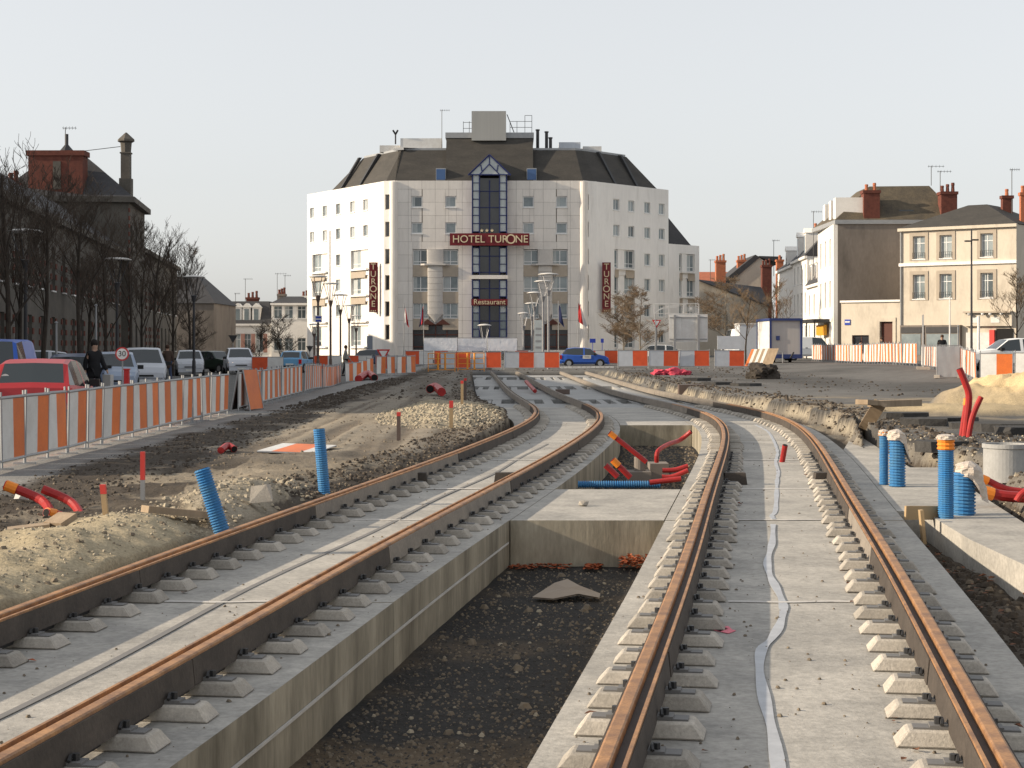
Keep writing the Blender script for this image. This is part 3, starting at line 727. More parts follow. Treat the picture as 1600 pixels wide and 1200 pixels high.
# right facade
d = (P5[0]-P4[0],P5[1]-P4[1]); FR, mR = frame(P4,d), fmap(P4,d); LR = math.hypot(*d)
cols = [mR(px,320)[0] for px in (963,986.5,1011.5,1034)]
ops = [(t-.5,t+.5,a,b_) for t in cols for a,b_ in rowz]+[(t-.5,t+.5,a+.3,b_) for t in cols[2:] for a,b_ in baz+[(1.4,3.0)]]
big = []
a, b_ = mR(960,420)[0], mR(991.5,420)[0]
for z0,z1 in baz+[(1.3,3.1)]: big.append((a,b_,z0-.15,z1+.25))
wallgrid(hot,FR,0,LR,-.3,EZ-.02,ops+big,-.5,0,M_rendw)
for o in ops: window(hot,FR,*o,mull=1,fw=.06,n=-.14)
def twin(F, o, root=hot):
    L = o[1]-o[0]
    window(root,F,o[0]+.02,o[0]+L*.2,o[2]+.05,o[3]-.05,mull=0,n=-.2,sill=False,trans=.2)
    MB().obox(F,o[0]+L*.2+.01,o[0]+L*.52,-.45,-.08,o[2],o[3]).build('recess_panel', M_rendw, root=root)
    window(root,F,o[0]+L*.53,o[1]-.02,o[2]+.05,o[3]-.05,mull=1,n=-.2,sill=False,trans=.25)
    MB().obox(F,o[0]+.1,o[1]-.1,.002,.3,o[2]-.14,o[2]-.02).build('balcony_ledge', M_rendw, root=root)
    if o[2] > 3: MB().obox(F,o[0]+.05,o[0]+L*.2,.002,.04,o[2]-.95,o[2]-.2).build('spandrel_panel', M_beige, root=root); MB().obox(F,o[0]+L*.55,o[1]-.02,.002,.04,o[2]-.95,o[2]-.2).build('spandrel_panel', M_beige, root=root)
for o in big: twin(FR, o)
# low wing on the right
P6 = (P5[0]+.67*5.5, P5[1]+.743*5.5); FW = frame(P5,(P6[0]-P5[0],P6[1]-P5[1]))
big = [(1.9,4.7,z0-.15,z1+.25) for z0,z1 in baz]
wallgrid(hot,FW,.02,5.5,-.3,12.1,big,-.4,0,M_rendw)
for o in big: twin(FW, o)
MB().prism([P5,P6,(P6[0]-4,P6[1]+8),(P5[0]-4,P5[1]+8)],-.3,11.5,top=None).build('wing_core', M_rendw, root=hot) if False else None
wp = [(FW(.05,-.42,0)[:2]),(FW(5.45,-.42,0)[:2]),(FW(5.45,-9,0)[:2]),(FW(.05,-9,0)[:2])]
MB().prism(wp,-.3,12.0).build('wing_core', M_rendw, root=hot)
b = MB(); q = [FW(.05,-.5,12.0),FW(4.9,-.5,12.0),FW(4.9,-9,12.0),FW(.05,-9,12.0),FW(.05,-1.4,15.3),FW(1.4,-1.4,15.3),FW(1.4,-9,15.3),FW(.05,-9,15.3)]
b.hexa(q).build('wing_roof', M_slateg, root=hot)
# mansard
RP = [FL(4.3,-.35,0)[:2],P1,P2,P3,P4,FR(LR-1.2,-.2,0)[:2],(11.5,187),(-13,190)]
RPi = inset(RP,[.25]*8); TP = inset(RP,[2.6,2.8,2.9,2.8,2.6,3.4,2.5,4.0])
b = MB(); b.prism(RPi, EZ-.02, 21.1, top=TP)
rf = b.build('mansard_roof', M_slate, root=hot)
MB().prism(inset(TP,[.1]*8),21.1,21.32).build('roof_rim', M_zinc, rf, root=hot)
def onslope(F, t, w_=.16, m=M_steel):
    b = MB(); b.hexa([F(t-w_,-.2,EZ+.02),F(t+w_,-.2,EZ+.02),F(t+w_,-.5,EZ+.02),F(t-w_,-.5,EZ+.02),F(t-w_,-2.35,21.15),F(t+w_,-2.35,21.15),F(t+w_,-2.7,21.15),F(t-w_,-2.7,21.15)])
    b.build('roof_rib', m, rf, root=hot)
for t in (7.4,11.6): onslope(FL, t)
for t in (3.4,7.0): onslope(FR, t)
x0, x1 = -6.6, 2.1
MB().hexa([(x0,164.75,EZ),(x1,164.75,EZ),(x1,174,EZ),(x0,174,EZ),(x0,167.4,22.3),(x1,167.4,22.3),(x1,174,22.3),(x0,174,22.3)]).build('upper_roof', M_slate, rf, root=hot)
MB().box(x0-.1,x1+.1,167.3,174.1,22.3,22.85).build('roof_rim', M_zinc, rf, root=hot)
MB().box(-4.05,-.6,166.9,170,22.0,24.95).build('lift_housing', mat('grey_corrugated',(.36,.36,.345),(.31,.31,.30),1,.7,stretch=(6,6,.1)), rf, root=hot)
for t, wd in ((4.55,.55),(13.55,.55)):
    bx = MB().obox(FF,t-wd*.9,t+wd*.9,-1.6,-.25,EZ+.02,EZ+1.25).build('roof_box', M_zinc, rf, root=hot)
    MB().obox(FF,t-wd*.8,t+wd*.8,-.248,-.2,EZ+.1,EZ+1.15).build('roof_light', mat('blue_glass',(.06,.12,.26),None,rough=.2), rf, root=hot)
MB().box(-11.4,-7.2,170,172,21.3,22.6).build('plant_unit', M_white, rf, root=hot)
MB().box(-13.6,-11.5,171,173,21.3,22.0).build('plant_unit', M_white, rf, root=hot)
MB().box(4.8,7.0,170,172,21.3,22.2).build('plant_unit', M_grey, rf, root=hot)
MB().box(7.3,9.2,171,173,21.3,21.9).build('plant_unit', M_white, rf, root=hot)
b = MB()
for q in (-4.9,-4.3,-.2,.5,1.3,2.0): b.tube([(q,167.6,22.8),(q,167.6,24.0 if q < 1 else 24.6)], .035, 4)
for z in (23.4,24.0): b.tube([(-.2,167.6,z),(2.0,167.6,z)], .03, 4); b.tube([(-4.9,167.6,z-.1),(-4.0,167.6,z-.1)], .03, 4)
b.tube([(1.3,167.6,24.6),(2.0,167.6,24.6)], .03, 4); b.tube([(-.5,167.6,24.7),(.2,167.6,22.9)], .06, 4)
b.build('roof_railing', M_steel, rf, root=hot)
for q, h in ((2.6,1.9),(3.5,1.7),(3.9,1.1)): MB().lathe([(.16,0),(.16,h),(.22,h),(.22,h+.12)],8,(q,168.6,21.3)).build('vent_pipe', M_steel, rf, root=hot)
antenna(hot,-7.1,168.5,21.3,25.3,1.0,parent=rf); 
b = MB(); b.tube([(-11.9,170,22),(-11.9,170,23.0)],.08,6); b.tube([(-11.9,170,23.0),(-12.15,169.8,23.4)],.1,6); b.tube([(-11.9,170,23.0),(-11.65,169.8,23.4)],.1,6); b.build('siren', M_steel, rf, root=hot)
# vertical signs on fins
for F, t, side in ((FL, LL-1.5, 'l'),(FR, 1.2, 'r')):
    fin = MB().obox(F,t-.12,t+.12,.02,.35,4.7,9.4).build('sign_bracket', M_rendw, root=hot)
    p = F(t,.3,0); G = frame((p[0]-.45,p[1]-.55),(1,0))
    sg = MB().obox(G,0,.85,-.12,.12,4.75,9.7).build('vertical_sign', M_burg, root=hot)
    for i, ch in enumerate('TURONE'):
        ptext(ch, .86 if ch != 'O' else .95, G, .425, .15, 9.25-i*.74, M_gold, 'lettering', hot, parent=sg)
    for i in range(3): MB().obox(G,.17+i*.2,.28+i*.2,.121,.15,4.83,4.94).build('star', M_gold, sg, root=hot)

# ---------------------------------------------------------------- long stone building on the left, in shade
lf = thing('stone_building', (-24,90,-.3), 'long dark stone building with brick checks and tall corner pavilion behind bare trees', 'building')
D = (-.117,1.0); FLB = None
def Q(y, off=0): return (-14-.117*y+off, y)
Fb = frame(Q(170), (Q(36)[0]-Q(170)[0], 36-170)); LB = math.hypot(Q(36)[0]-Q(170)[0], 134)
n_check = Fb(0,1,0)
sgn = 1 if n_check[0] > Q(170)[0] else -1
tY = lambda y: (170-y)*LB/134
Fq = (lambda t,n,z: Fb(t,n*sgn,z))
def lowwing(ya, yb, top, zr):
    t0, t1 = tY(yb), tY(ya); ops = []; n = max(1,int((t1-t0)/3.6))
    for i in range(n):
        c = t0+(t1-t0)*(i+.5)/n
        for z0, z1 in ((.9,3.0),(4.4,6.7)): ops.append((c-.6,c+.6,z0,z1))
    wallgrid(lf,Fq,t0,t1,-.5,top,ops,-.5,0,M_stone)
    for o in ops:
        window(lf,Fq,*o,mull=1,trans=.6,n=-.2,gm=M_wglassd,sill=True)
        y_ = 170-o[0]*134/LB
        if y_ < 70 or y_ > 150: continue
        for k in range(4 if o[2] < 2 else 3):
            for s in (o[0]-.42,o[1]+.04):
                z = o[2]+k*.58; MB().obox(Fq,s,s+.38,0,.05,z,z+.29).build('brick', M_brick, root=lf)
    MB().obox(Fq,t0,t1,.0,.4,top-.35,top).build('cornice', M_stone, root=lf)
    b = MB(); b.hexa([Fq(t0,.35,top+.01),Fq(t1,.35,top+.01),Fq(t1,-9,top+.01),Fq(t0,-9,top+.01),Fq(t0,-3.8,zr),Fq(t1,-3.8,zr),Fq(t1,-5.2,zr),Fq(t0,-5.2,zr)]); b.build('roof', M_slateg, root=lf)
    MB().obox(Fq,t0+.02,t1-.02,-9,-.52,-.5,top-.02).build('core', M_stone, root=lf)
lowwing(36,118.9,8.27,11.2); lowwing(130.1,166,9.2,11.6)
# pavilion
t0, t1 = tY(130), tY(119); ZP = 11.7
ops = [(t0+2+i*3.3,t0+3.3+i*3.3,z,z+2.1) for i in range(3) for z in (.9,4.4,8.1)]
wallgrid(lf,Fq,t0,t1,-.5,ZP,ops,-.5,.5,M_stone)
for o in ops: window(lf,Fq,*o,n=.25,gm=M_wglassd,trans=.6,sill=False)
MB().obox(Fq,t0+.01,t1-.01,-8.6,-.505,-.5,ZP-.01).build('core', M_stone, root=lf)
MB().obox(Fq,t0-.3,t1+.35,-9,.95,ZP,ZP+.4).build('cornice', M_stone, root=lf)
for k in range(20): MB().obox(Fq,t1-.55,t1+.04,.48,.56,.2+k*.57,.2+k*.57+.28).build('quoin', M_brick, root=lf)
b = MB(); b.hexa([Fq(t0-.2,.8,ZP+.41),Fq(t1+.2,.8,ZP+.41),Fq(t1+.2,-8.8,ZP+.41),Fq(t0-.2,-8.8,ZP+.41),Fq(t0+2.8,-2.8,15.2),Fq(t1-2.8,-2.8,15.2),Fq(t1-2.8,-5.6,15.2),Fq(t0+2.8,-5.6,15.2)])
prf = b.build('pavilion_roof', M_slateg, root=lf)
yc = 118.6
b = MB(); b.box(XD(44,yc),XD(129,yc),yc,yc+1.4,11.75,ZD(243,yc)); b.box(XD(43,yc)-.1,XD(130,yc)+.1,yc-.1,yc+1.5,ZD(243,yc),ZD(235,yc)); bs = b.build('brick_chimney_stack', M_brick, root=lf)
MB().box(XD(83,yc),XD(95,yc),yc-.06,yc-.002,12.6,14.6).build('recessed_panel', M_stone, bs, root=lf)
MB().lathe([(.55,0),(.16,.45),(.13,.5),(.13,1.25)],8,(XD(100,yc),yc+.7,ZD(235,yc))).build('vent_cowl', M_steel, bs, root=lf)
antenna(lf,XD(98,yc),yc+.7,ZD(222,yc),ZD(197,yc),1.0)
xc, yq = XD(197,121), 121
b = MB(); b.box(xc-.42,xc+.42,yq-.42,yq+.42,12.0,13.6); b.box(xc-.32,xc+.32,yq-.32,yq+.32,13.6,15.4); b.box(xc-.38,xc+.38,yq-.38,yq+.38,15.4,15.5)
b.lathe([(.36,15.5),(.42,16.2),(.62,16.3),(.60,16.45),(.05,16.95)],8,(xc,yq,0)); b.build('stone_chimney', M_stone, root=lf)
MB().tube([(XD(130,121),121,ZD(236,121)),(XD(188,121),121,ZD(229,121))],.03,4).build('stay_wire', M_steel, root=lf)
chimney(lf,XD(8,96),XD(24,96),96,97.2,9,ZD(283,96),M_brick,2,M_brick)

# ---------------------------------------------------------------- dark barn-like house closing the left row
dh = thing('slate_roofed_house', (XD(292,176),178,-.4), 'low dark house with slate roof between bare trees and white terrace', 'house')
x0, x1 = XD(255,176), XD(334,176)
MB().box(x0,x1,176,190,-.5,ZD(474,176)).build('wall', M_gable, root=dh)
MB().hexa([(x0,175.8,ZD(474,176)+.01),(x1+.2,175.8,ZD(474,176)+.01),(x1+.2,190,ZD(474,176)+.01),(x0,190,ZD(474,176)+.01),(x0,180,ZD(432,180)),(x1-2.4,180,ZD(432,180)),(x1-2.4,184,ZD(432,180)),(x0,184,ZD(432,180))]).build('roof', M_slateg, root=dh)

# ---------------------------------------------------------------- sunlit white terrace left of the hotel
def plain_house(name, label, O, d, L, depth, eave, wins_, wm, roof=None, rm=None, group=None, base=-.4, dormers=(), fm=None, curtain=False, gm=None, mull=1):
    F = frame(O, d); mid = F(L/2,-1,0); r = thing(name, (mid[0],mid[1],base), label, 'house', group)
    wallgrid(r,F,0,L,base-.2,eave,wins_,-.4,0,wm)
    MB().obox(F,.01,L-.01,-depth,-.402,base-.2,eave-.01).build('core', wm, root=r)
    for o in wins_: window(r,F,*o,n=-.18,mull=mull,trans=.7,curtain=curtain,gm=gm)
    MB().obox(F,-.1,L+.1,.0,.28,eave-.22,eave+.02).build('cornice', wm, root=r)
    if roof:
        a, zr, e = roof   # setback of the ridge, ridge height, end inset
        b = MB(); b.hexa([F(-.08,.26,eave+.03),F(L+.08,.26,eave+.03),F(L+.08,-depth,eave+.03),F(-.08,-depth,eave+.03),F(e,-a,zr),F(L-e,-a,zr),F(L-e,-depth+a,zr),F(e,-depth+a,zr)])
        b.build('roof', rm or M_slateg, root=r)
    for (t, w_, z0, z1) in dormers:
        b = MB(); b.obox(F,t-w_/2,t+w_/2,-2.6,-.15,z0,z1-.25)
        b.hexa([F(t-w_/2-.1,-.05,z1-.25),F(t+w_/2+.1,-.05,z1-.25),F(t+w_/2+.1,-2.8,z1-.25),F(t-w_/2-.1,-2.8,z1-.25),F(t-.06,-.05,z1+.25),F(t+.06,-.05,z1+.25),F(t+.06,-2.8,z1+.25),F(t-.06,-2.8,z1+.25)])
        dm = b.build('dormer', wm, root=r)
        MB().obox(F,t-w_*.28,t+w_*.28,-.148,-.12,z0+.15,z1-.45).build('dormer_pane', M_wglass, dm, root=r)
    return r, F
Yt = 196
def tx_(px): return XD(px,Yt)
O = (tx_(331),Yt); L = tx_(424)-tx_(331)
ww = [(tx_(px)-O[0]-.45,tx_(px)-O[0]+.45,z,z+2.2) for px in (342,370,386,405) for z in (.6,)]
h1,F1 = plain_house('terrace_house','white terrace house with four narrow dormers left of the hotel',O,(1,0),L,9,ZD(506,Yt),ww,M_white_r,(2.2,ZD(470,Yt),.6),M_slateg,
    dormers=[(tx_(px)-O[0],.95,ZD(503,Yt),ZD(477,Yt)) for px in (357,371,385,400)], fm=None)
for o in ww: MB().obox(F1,o[1]+.03,o[1]+.5,.01,.05,o[2],o[3]).build('shutter', M_shutter, root=h1)
chimney(h1,tx_(376),tx_(395),Yt+4,Yt+5,ZD(480,Yt),ZD(463,Yt),M_brick,3,M_brick)
antenna(h1,tx_(374),Yt+4.4,ZD(478,Yt),ZD(433,Yt),1.1); antenna(h1,tx_(357),Yt+5,ZD(478,Yt),ZD(456,Yt),.7)
O = (tx_(425),Yt-.5); L = tx_(482)-tx_(425)
ww = [(tx_(px)-O[0]-.5,tx_(px)-O[0]+.5,z,z+1.5) for px in (435,452,472) for z in (ZD(498,Yt),.8)]
h2,F2 = plain_house('terrace_house','white terrace house with slate roof touching the hotel flank',O,(1,0),L,9,ZD(474,Yt),ww,M_white_r,(3.5,ZD(462,Yt),1.0),M_slateg)
chimney(h2,tx_(428),tx_(440),Yt+3,Yt+4,ZD(475,Yt),ZD(458,Yt),M_gable,3,M_brick); chimney(h2,tx_(466),tx_(476),Yt+3,Yt+4,ZD(475,Yt),ZD(461,Yt),M_white_r,2,M_brick)
antenna(h2,tx_(424)+.2,Yt+3.5,ZD(475,Yt),ZD(425,Yt),1.4); antenna(h2,tx_(439),Yt+3.5,ZD(458,Yt),ZD(428,Yt),.9)

# ---------------------------------------------------------------- right side
# beige corner house
O = (31.2,133.8); E2 = (38.8,128.0); d = (E2[0]-O[0],E2[1]-O[1]); L = math.hypot(*d); mB = fmap(O,d)
ww = []
for px in (1436,1478,1542):
    t = mB(px,400)[0]; ww += [(t-.5,t+.5,ZD(403,131),ZD(367,131)),(t-.5,t+.5,ZD(466,131),ZD(428,131))]
rb, FB = plain_house('corner_house','beige rendered corner house with three window columns and ground floor shops',O,d,L,11,ZD(354,131),ww,M_cream,(4.2,ZD(318,133),4.0),M_slate,base=.3,curtain=True)
for o in ww:
    b = MB(); b.obox(FB,o[0]-.28,o[0]-.01,.004,.06,o[2]-.1,o[3]+.2); b.obox(FB,o[1]+.01,o[1]+.28,.004,.06,o[2]-.1,o[3]+.2); b.obox(FB,o[0]-.28,o[1]+.28,.003,.055,o[3]+.02,o[3]+.3); b.build('window_surround', M_beige, root=rb)
    b = MB()
    for k in range(7): q = o[0]+(o[1]-o[0])*k/6; b.tube([FB(q,.12,o[2]),FB(q,.12,o[2]+.5)],.015,4)
    b.tube([FB(o[0],.12,o[2]+.5),FB(o[1],.12,o[2]+.5)],.02,4); b.build('window_grille', M_steel, root=rb)
MB().obox(FB,-.05,L+.05,.003,.16,ZD(414,131),ZD(409,131)).build('string_course', M_white_r, root=rb)
zf = ZD(488,131)
for a, b_, m in ((.2,2.1,M_steel),(2.3,5.2,M_steel)):
    s = MB().obox(FB,a,b_,.004,.45,.2,zf-1.0).build('shop_front', M_gable, root=rb)
    MB().obox(FB,a+.15,b_-.15,.452,.48,.7,zf-1.7).build('shop_pane', M_wglass, s, root=rb)
    MB().obox(FB,a+.1,b_-.1,.452,.5,zf-1.62,zf-1.15).build('shop_fascia', M_steel, s, root=rb)
s = MB().obox(FB,5.5,9.3,.004,.3,zf-1.1,zf-.1).build('shop_fascia', M_cream, root=rb)
MB().obox(FB,5.5,9.3,.004,.6,zf-.08,zf+.05).build('fascia_cornice', M_beige, root=rb)
for q in (6.0,7.1,7.7,8.6): MB().lathe([(.03,0),(.12,.1),(.12,.2)],8,FB(q,.6,zf-.3)).build('fascia_lamp', M_white, s, root=rb)
for q in (6.4,8.0): MB().obox(FB,q-.35,q+.35,.302,.33,zf-.85,zf-.4).build('shop_sign', M_white, s, root=rb)
MB().obox(FB,5.6,7.5,.004,.2,.3,zf-1.6).build('shop_blind', M_white, root=rb); MB().obox(FB,7.5,7.9,.004,.25,.3,zf-1.4).build('red_post', M_redtip, root=rb)
MB().obox(FB,8.0,9.3,.004,.1,.3,zf-1.3).build('doorway', M_dark, root=rb)
MB().tube([FB(.12,.1,.2),FB(.12,.1,ZD(360,131))],.06,6).build('downpipe', M_zinc, root=rb)
p = FB(6.8,-5.5,0); chimney(rb,p[0]-.4,p[0]+.4,p[1],p[1]+.6,10.9,ZD(312,138),M_brick,1,M_brickl)
p = FB(9.0,-3,0); chimney(rb,p[0]-.2,p[0]+.2,p[1],p[1]+.4,11,ZD(308,135),M_brickl,1,M_brickl)
antenna(rb,XD(1581,134),134,11.3,ZD(264,134),.8)
# annex with door
O2 = (27.1,136.95); d2 = (O[0]-O2[0],O[1]-O2[1]); L2 = math.hypot(*d2); mA = fmap(O2,d2)
t = mA(1385,500)[0]; t2 = mA(1347,540)[0]
ops = [(t-.55,t+.55,.0,ZD(503,135)),(t2-.9,t2+.6,.9,2.3)]
ax = thing('annex_house', (29,136,.3), 'low cream annex with a brown door between the corner house and dark gable', 'house')
FA = frame(O2,d2); wallgrid(ax,FA,0,L2,.0,ZD(472,135),ops,-.4,0,M_cream)
MB().obox(FA,.01,L2-.01,-2.6,-.402,.0,ZD(472,135)-.02).build('core', M_dark, root=ax)
MB().obox(FA,ops[0][0]+.03,ops[0][1]-.03,-.3,-.2,.1,ops[0][3]-.03).build('door', M_brown, root=ax)
b = MB(); o = ops[0]; b.obox(FA,o[0]-.28,o[0]-.01,.004,.07,.2,o[3]+.02); b.obox(FA,o[1]+.01,o[1]+.28,.004,.07,.2,o[3]+.02); b.obox(FA,o[0]-.28,o[1]+.28,.004,.075,o[3]+.02,o[3]+.35); b.build('door_surround', M_cream, root=ax)
window(ax,FA,*ops[1],n=-.2,mull=1,gm=M_wglassd,fm=M_brown)
MB().obox(FA,-.05,L2+.05,-.5,.15,ZD(472,135),ZD(470,135)+.06).build('coping', M_white_r, root=ax)
q = mA(1324,503); b = MB().obox(FA,q[0]-.22,q[0]+.28,.02,.06,q[1]-.25,q[1]+.2).build('street_sign', flat('street_sign_blue',(.03,.06,.35),.4), root=ax)
MB().obox(FA,q[0]-.18,q[0]+.24,.062,.07,q[1]-.06,q[1]+.06).build('sign_lettering', M_white, b, root=ax)
# tall house with the dark gable
gx0, gx1, gy = 27.6, XD(1502,141), 141.0
tg = thing('gabled_house', (31,146,.3), 'tall house with dark blank gable, mossy slate roof and two brick chimney stacks', 'house')
ze = ZD(350,141)
MB().prism([(gx0,gy),(gx1,gy),(gx1,gy+10.6),(gx0+.68,gy+10.6)],0,ze).build('gable_wall', M_gable, root=tg)
MB().box(gx0-.25,gx1+.2,gy-.12,gy+10.8,ze,ze+.35).build('cornice', M_zinc, root=tg)
MB().hexa([(gx0-.2,gy-.05,ze+.36),(gx1+.1,gy-.05,ze+.36),(gx1+.1,gy+10.6,ze+.36),(gx0-.2,gy+10.6,ze+.36),
           (XD(1357,144),gy+2.6,ZD(292,144)),(XD(1450,144),gy+2.6,ZD(291,144)),(XD(1450,144),gy+8,ZD(291,144)),(XD(1357,144),gy+8,ZD(292,144))]).build('roof', mat('mossy_slate',(.13,.105,.07),(.06,.052,.042),.7,.9,fine=.3,contrast=.18), root=tg)
chimney(tg,XD(1350,141),XD(1375,141),gy+.05,gy+1.2,ze+.3,ZD(297,141),M_brick,2,M_brickl)
chimney(tg,XD(1471,141),XD(1496,141),gy+.05,gy+1.2,ze+.3,ZD(299,141),M_brick,3,M_brick)
antenna(tg,XD(1455,142),142,ZD(290,142),ZD(259,142),1.4); antenna(tg,XD(1469,142),142,ZD(298,142),ZD(267,142),1.2)
MB().box(XD(1415,141)-.4,XD(1430,141),gy+.6,gy+.9,ze+.6,ze+1.25).build('skylight', M_wglassd, root=tg)
# its lit street front with narrow windows
Fs = frame((28.25,151.8),(27.6-28.25,141-151.8)); Ls = math.hypot(.65,10.8)
ops = [(t-.5,t+.5,z,z+2.3) for t in (2.2,5.4,8.6) for z in (1.2,4.7,8.3)]
wallgrid(tg,Fs,0,Ls,0,ze-.02,ops,.0,.35,M_white_r,'street_front')
for o in ops: window(tg,Fs,*o,n=.2,sill=False)
for t in (2.5,6.5,9.5):
    b = MB(); b.obox(Fs,t-.7,t+.7,-2.5,.1,ze+.36,ze+2.3); b.build('dormer', M_white_r, root=tg)
# white street fronts going back
def streetfront(name, label, ya, yb, eave, ridge, ops_rows, wm, dz, nd):
    xa, xb = 28.25+.06*(ya-151.8), 28.25+.06*(yb-151.8)
    O = (xb,yb); d = (xa-xb,ya-yb); L = math.hypot(*d); n = max(2,int(L/3.2))
    ops = [((i+.5)*L/n-.5,(i+.5)*L/n+.5,z,z+h) for i in range(n) for z,h in ops_rows]
    return plain_house(name,label,O,d,L,9,eave,ops,wm,(2.0,ridge,.05),M_slateg,base=.3,
        dormers=[((i+.5)*L/nd,1.3,eave+.1,eave+dz) for i in range(nd)])
s1,_ = streetfront('town_house','white town house with three dormers behind the dark gable',151.9,163,7.2,10.2,[(1.2,2.2),(4.4,1.9)],M_white_r,2.3,3)
s2,_ = streetfront('town_house','taller white town house with steep slate roof beyond the lower one',163.1,176,ZD(404,168),ZD(366,168),[(1.2,2.2),(4.6,2.1),(7.7,1.8)],M_white_r,2.7,2)
s3,_ = streetfront('town_house','farthest white town house of the street on the right',176.1,192,ZD(417,180),ZD(392,180),[(1.2,2.2),(4.4,2.1)],M_white_r,2.2,1)
antenna(s1,XD(1271,158),158,8,ZD(330,158),1.0); chimney(s2,XD(1273,166),XD(1277,166),166,166.6,9,ZD(357,166),M_brickl,1)
antenna(s3,XD(1209,182),182,9,ZD(375,182),.8);
# cafe canopy and lit shop front under it
cv = thing('shop_canopy', (27.0,147,.3), 'dark flat canopy over a lit shop window below the white street front', 'canopy')
MB().box(26.0,27.55,143.5,152,ZD(504,146),ZD(499,146)).build('roof_slab', M_steel, root=cv)
for y in (144,148,151.5): MB().tube([(26.2,y,.2),(26.2,y,ZD(504,146))],.06,6).build('post', M_steel, root=cv)
MB().box(26.95,27.2,143.8,147.5,ZD(524,146),ZD(508,146)).build('yellow_sign', flat('yellow_sign',(.72,.33,.03),.5), root=cv)
# cream gable and long low roofs further back
cg = thing('cream_gable_house', (XD(1165,205),205,0), 'cream gabled house with lichen stains and red brick chimneys in the distance', 'house')
y = 205; gp = [(XD(1132,y),-.3),(XD(1204,y),-.3),(XD(1206,y),ZD(415,y)),(XD(1186,y),ZD(402,y)),(XD(1178,y),ZD(400,y)),(XD(1132,y),ZD(445,y))]
b = MB(); b.add([(x,y,z) for x,z in gp]+[(x,y+10,z) for x,z in gp],[tuple(range(6)),tuple(range(11,5,-1))]+[(i,i+6,(i+1)%6+6,(i+1)%6) for i in range(6)])
b.build('wall', M_cream, root=cg)
b = MB(); b.hexa([(XD(1128,y),y-.2,ZD(440,y)),(XD(1135,y),y-.2,ZD(446,y)),(XD(1135,y),y+10,ZD(446,y)),(XD(1128,y),y+10,ZD(440,y)),(XD(1180,y),y-.2,ZD(398,y)),(XD(1187,y),y-.2,ZD(402,y)),(XD(1187,y),y+10,ZD(402,y)),(XD(1180,y),y+10,ZD(398,y))]); b.build('roof', M_slateg, root=cg)
b = MB(); b.hexa([(XD(1186,y),y-.2,ZD(402,y)),(XD(1220,y),y-.2,ZD(412,y)),(XD(1220,y),y+10,ZD(412,y)),(XD(1186,y),y+10,ZD(402,y)),(XD(1186,y),y-.2,ZD(400,y)),(XD(1222,y),y-.2,ZD(401,y)),(XD(1222,y),y+10,ZD(401,y)),(XD(1186,y),y+10,ZD(400,y))]); b.build('roof', M_slateg, root=cg)
chimney(cg,XD(1156,y),XD(1170,y),y+2,y+3,ZD(430,y),ZD(405,y),M_brickl,3)
chimney(cg,XD(1206,y),XD(1216,y),y-4,y-3,2,ZD(408,y),M_brickl,1)
chimney(cg,XD(1191,200),XD(1206,200),200,201.2,3,ZD(414,200),M_brick,3,M_brick)
lr = thing('low_roofed_house', (XD(1140,192),192,0), 'low cream house with long grey slate roof right of the hotel', 'house')
y = 192; b = MB(); b.add([(XD(1092,y),y,-.3),(XD(1200,y),y,-.3),(XD(1200,y),y,ZD(478,y)),(XD(1092,y),y,ZD(438,y)),(XD(1092,y),y+9,-.3),(XD(1200,y),y+9,-.3),(XD(1200,y),y+9,ZD(478,y)),(XD(1092,y),y+9,ZD(438,y))],[(0,1,2,3),(7,6,5,4),(0,4,5,1),(1,5,6,2),(3,7,4,0)]); b.build('wall', M_cream, root=lr)
b = MB(); b.hexa([(XD(1088,y),y-.4,ZD(438,y)),(XD(1202,y),y-.4,ZD(480,y)),(XD(1202,y),y+6,ZD(460,y)),(XD(1120,y),y+9,ZD(438,y)),(XD(1088,y),y-.4,ZD(436.5,y)),(XD(1202,y),y-.4,ZD(478,y)),(XD(1202,y),y+6,ZD(446,y)),(XD(1120,y),y+9,ZD(434,y))]); b.build('roof', M_slateg, root=lr)
for px in (1124,1134): MB().box(XD(px,y)-.2,XD(px,y)+.2,y-.06,y-.003,3.2,5.0).build('window', M_wglassd, root=lr)
chimney(lr,XD(1119,y+4),XD(1134,y+4),y+4,y+5.2,ZD(442,y),ZD(404,y),M_brickl,3); antenna(lr,XD(1110,y+5),y+5,8,ZD(402,y),1.0)
tr = thing('tiled_house', (XD(1108,215),215,0), 'distant house with orange clay tile roof beside the hotel', 'house')
y = 215; MB().box(XD(1090,y),XD(1140,y),y,y+8,-.3,ZD(440,y)).build('wall', M_cream, root=tr)
MB().hexa([(XD(1088,y),y-.3,ZD(440,y)+.01),(XD(1142,y),y-.3,ZD(440,y)+.01),(XD(1142,y),y+8,ZD(440,y)+.01),(XD(1088,y),y+8,ZD(440,y)+.01),(XD(1088,y),y+3.5,ZD(423,y)),(XD(1142,y),y+3.5,ZD(423,y)),(XD(1142,y),y+4.5,ZD(423,y)),(XD(1088,y),y+4.5,ZD(423,y))]).build('roof', M_tile, root=tr)

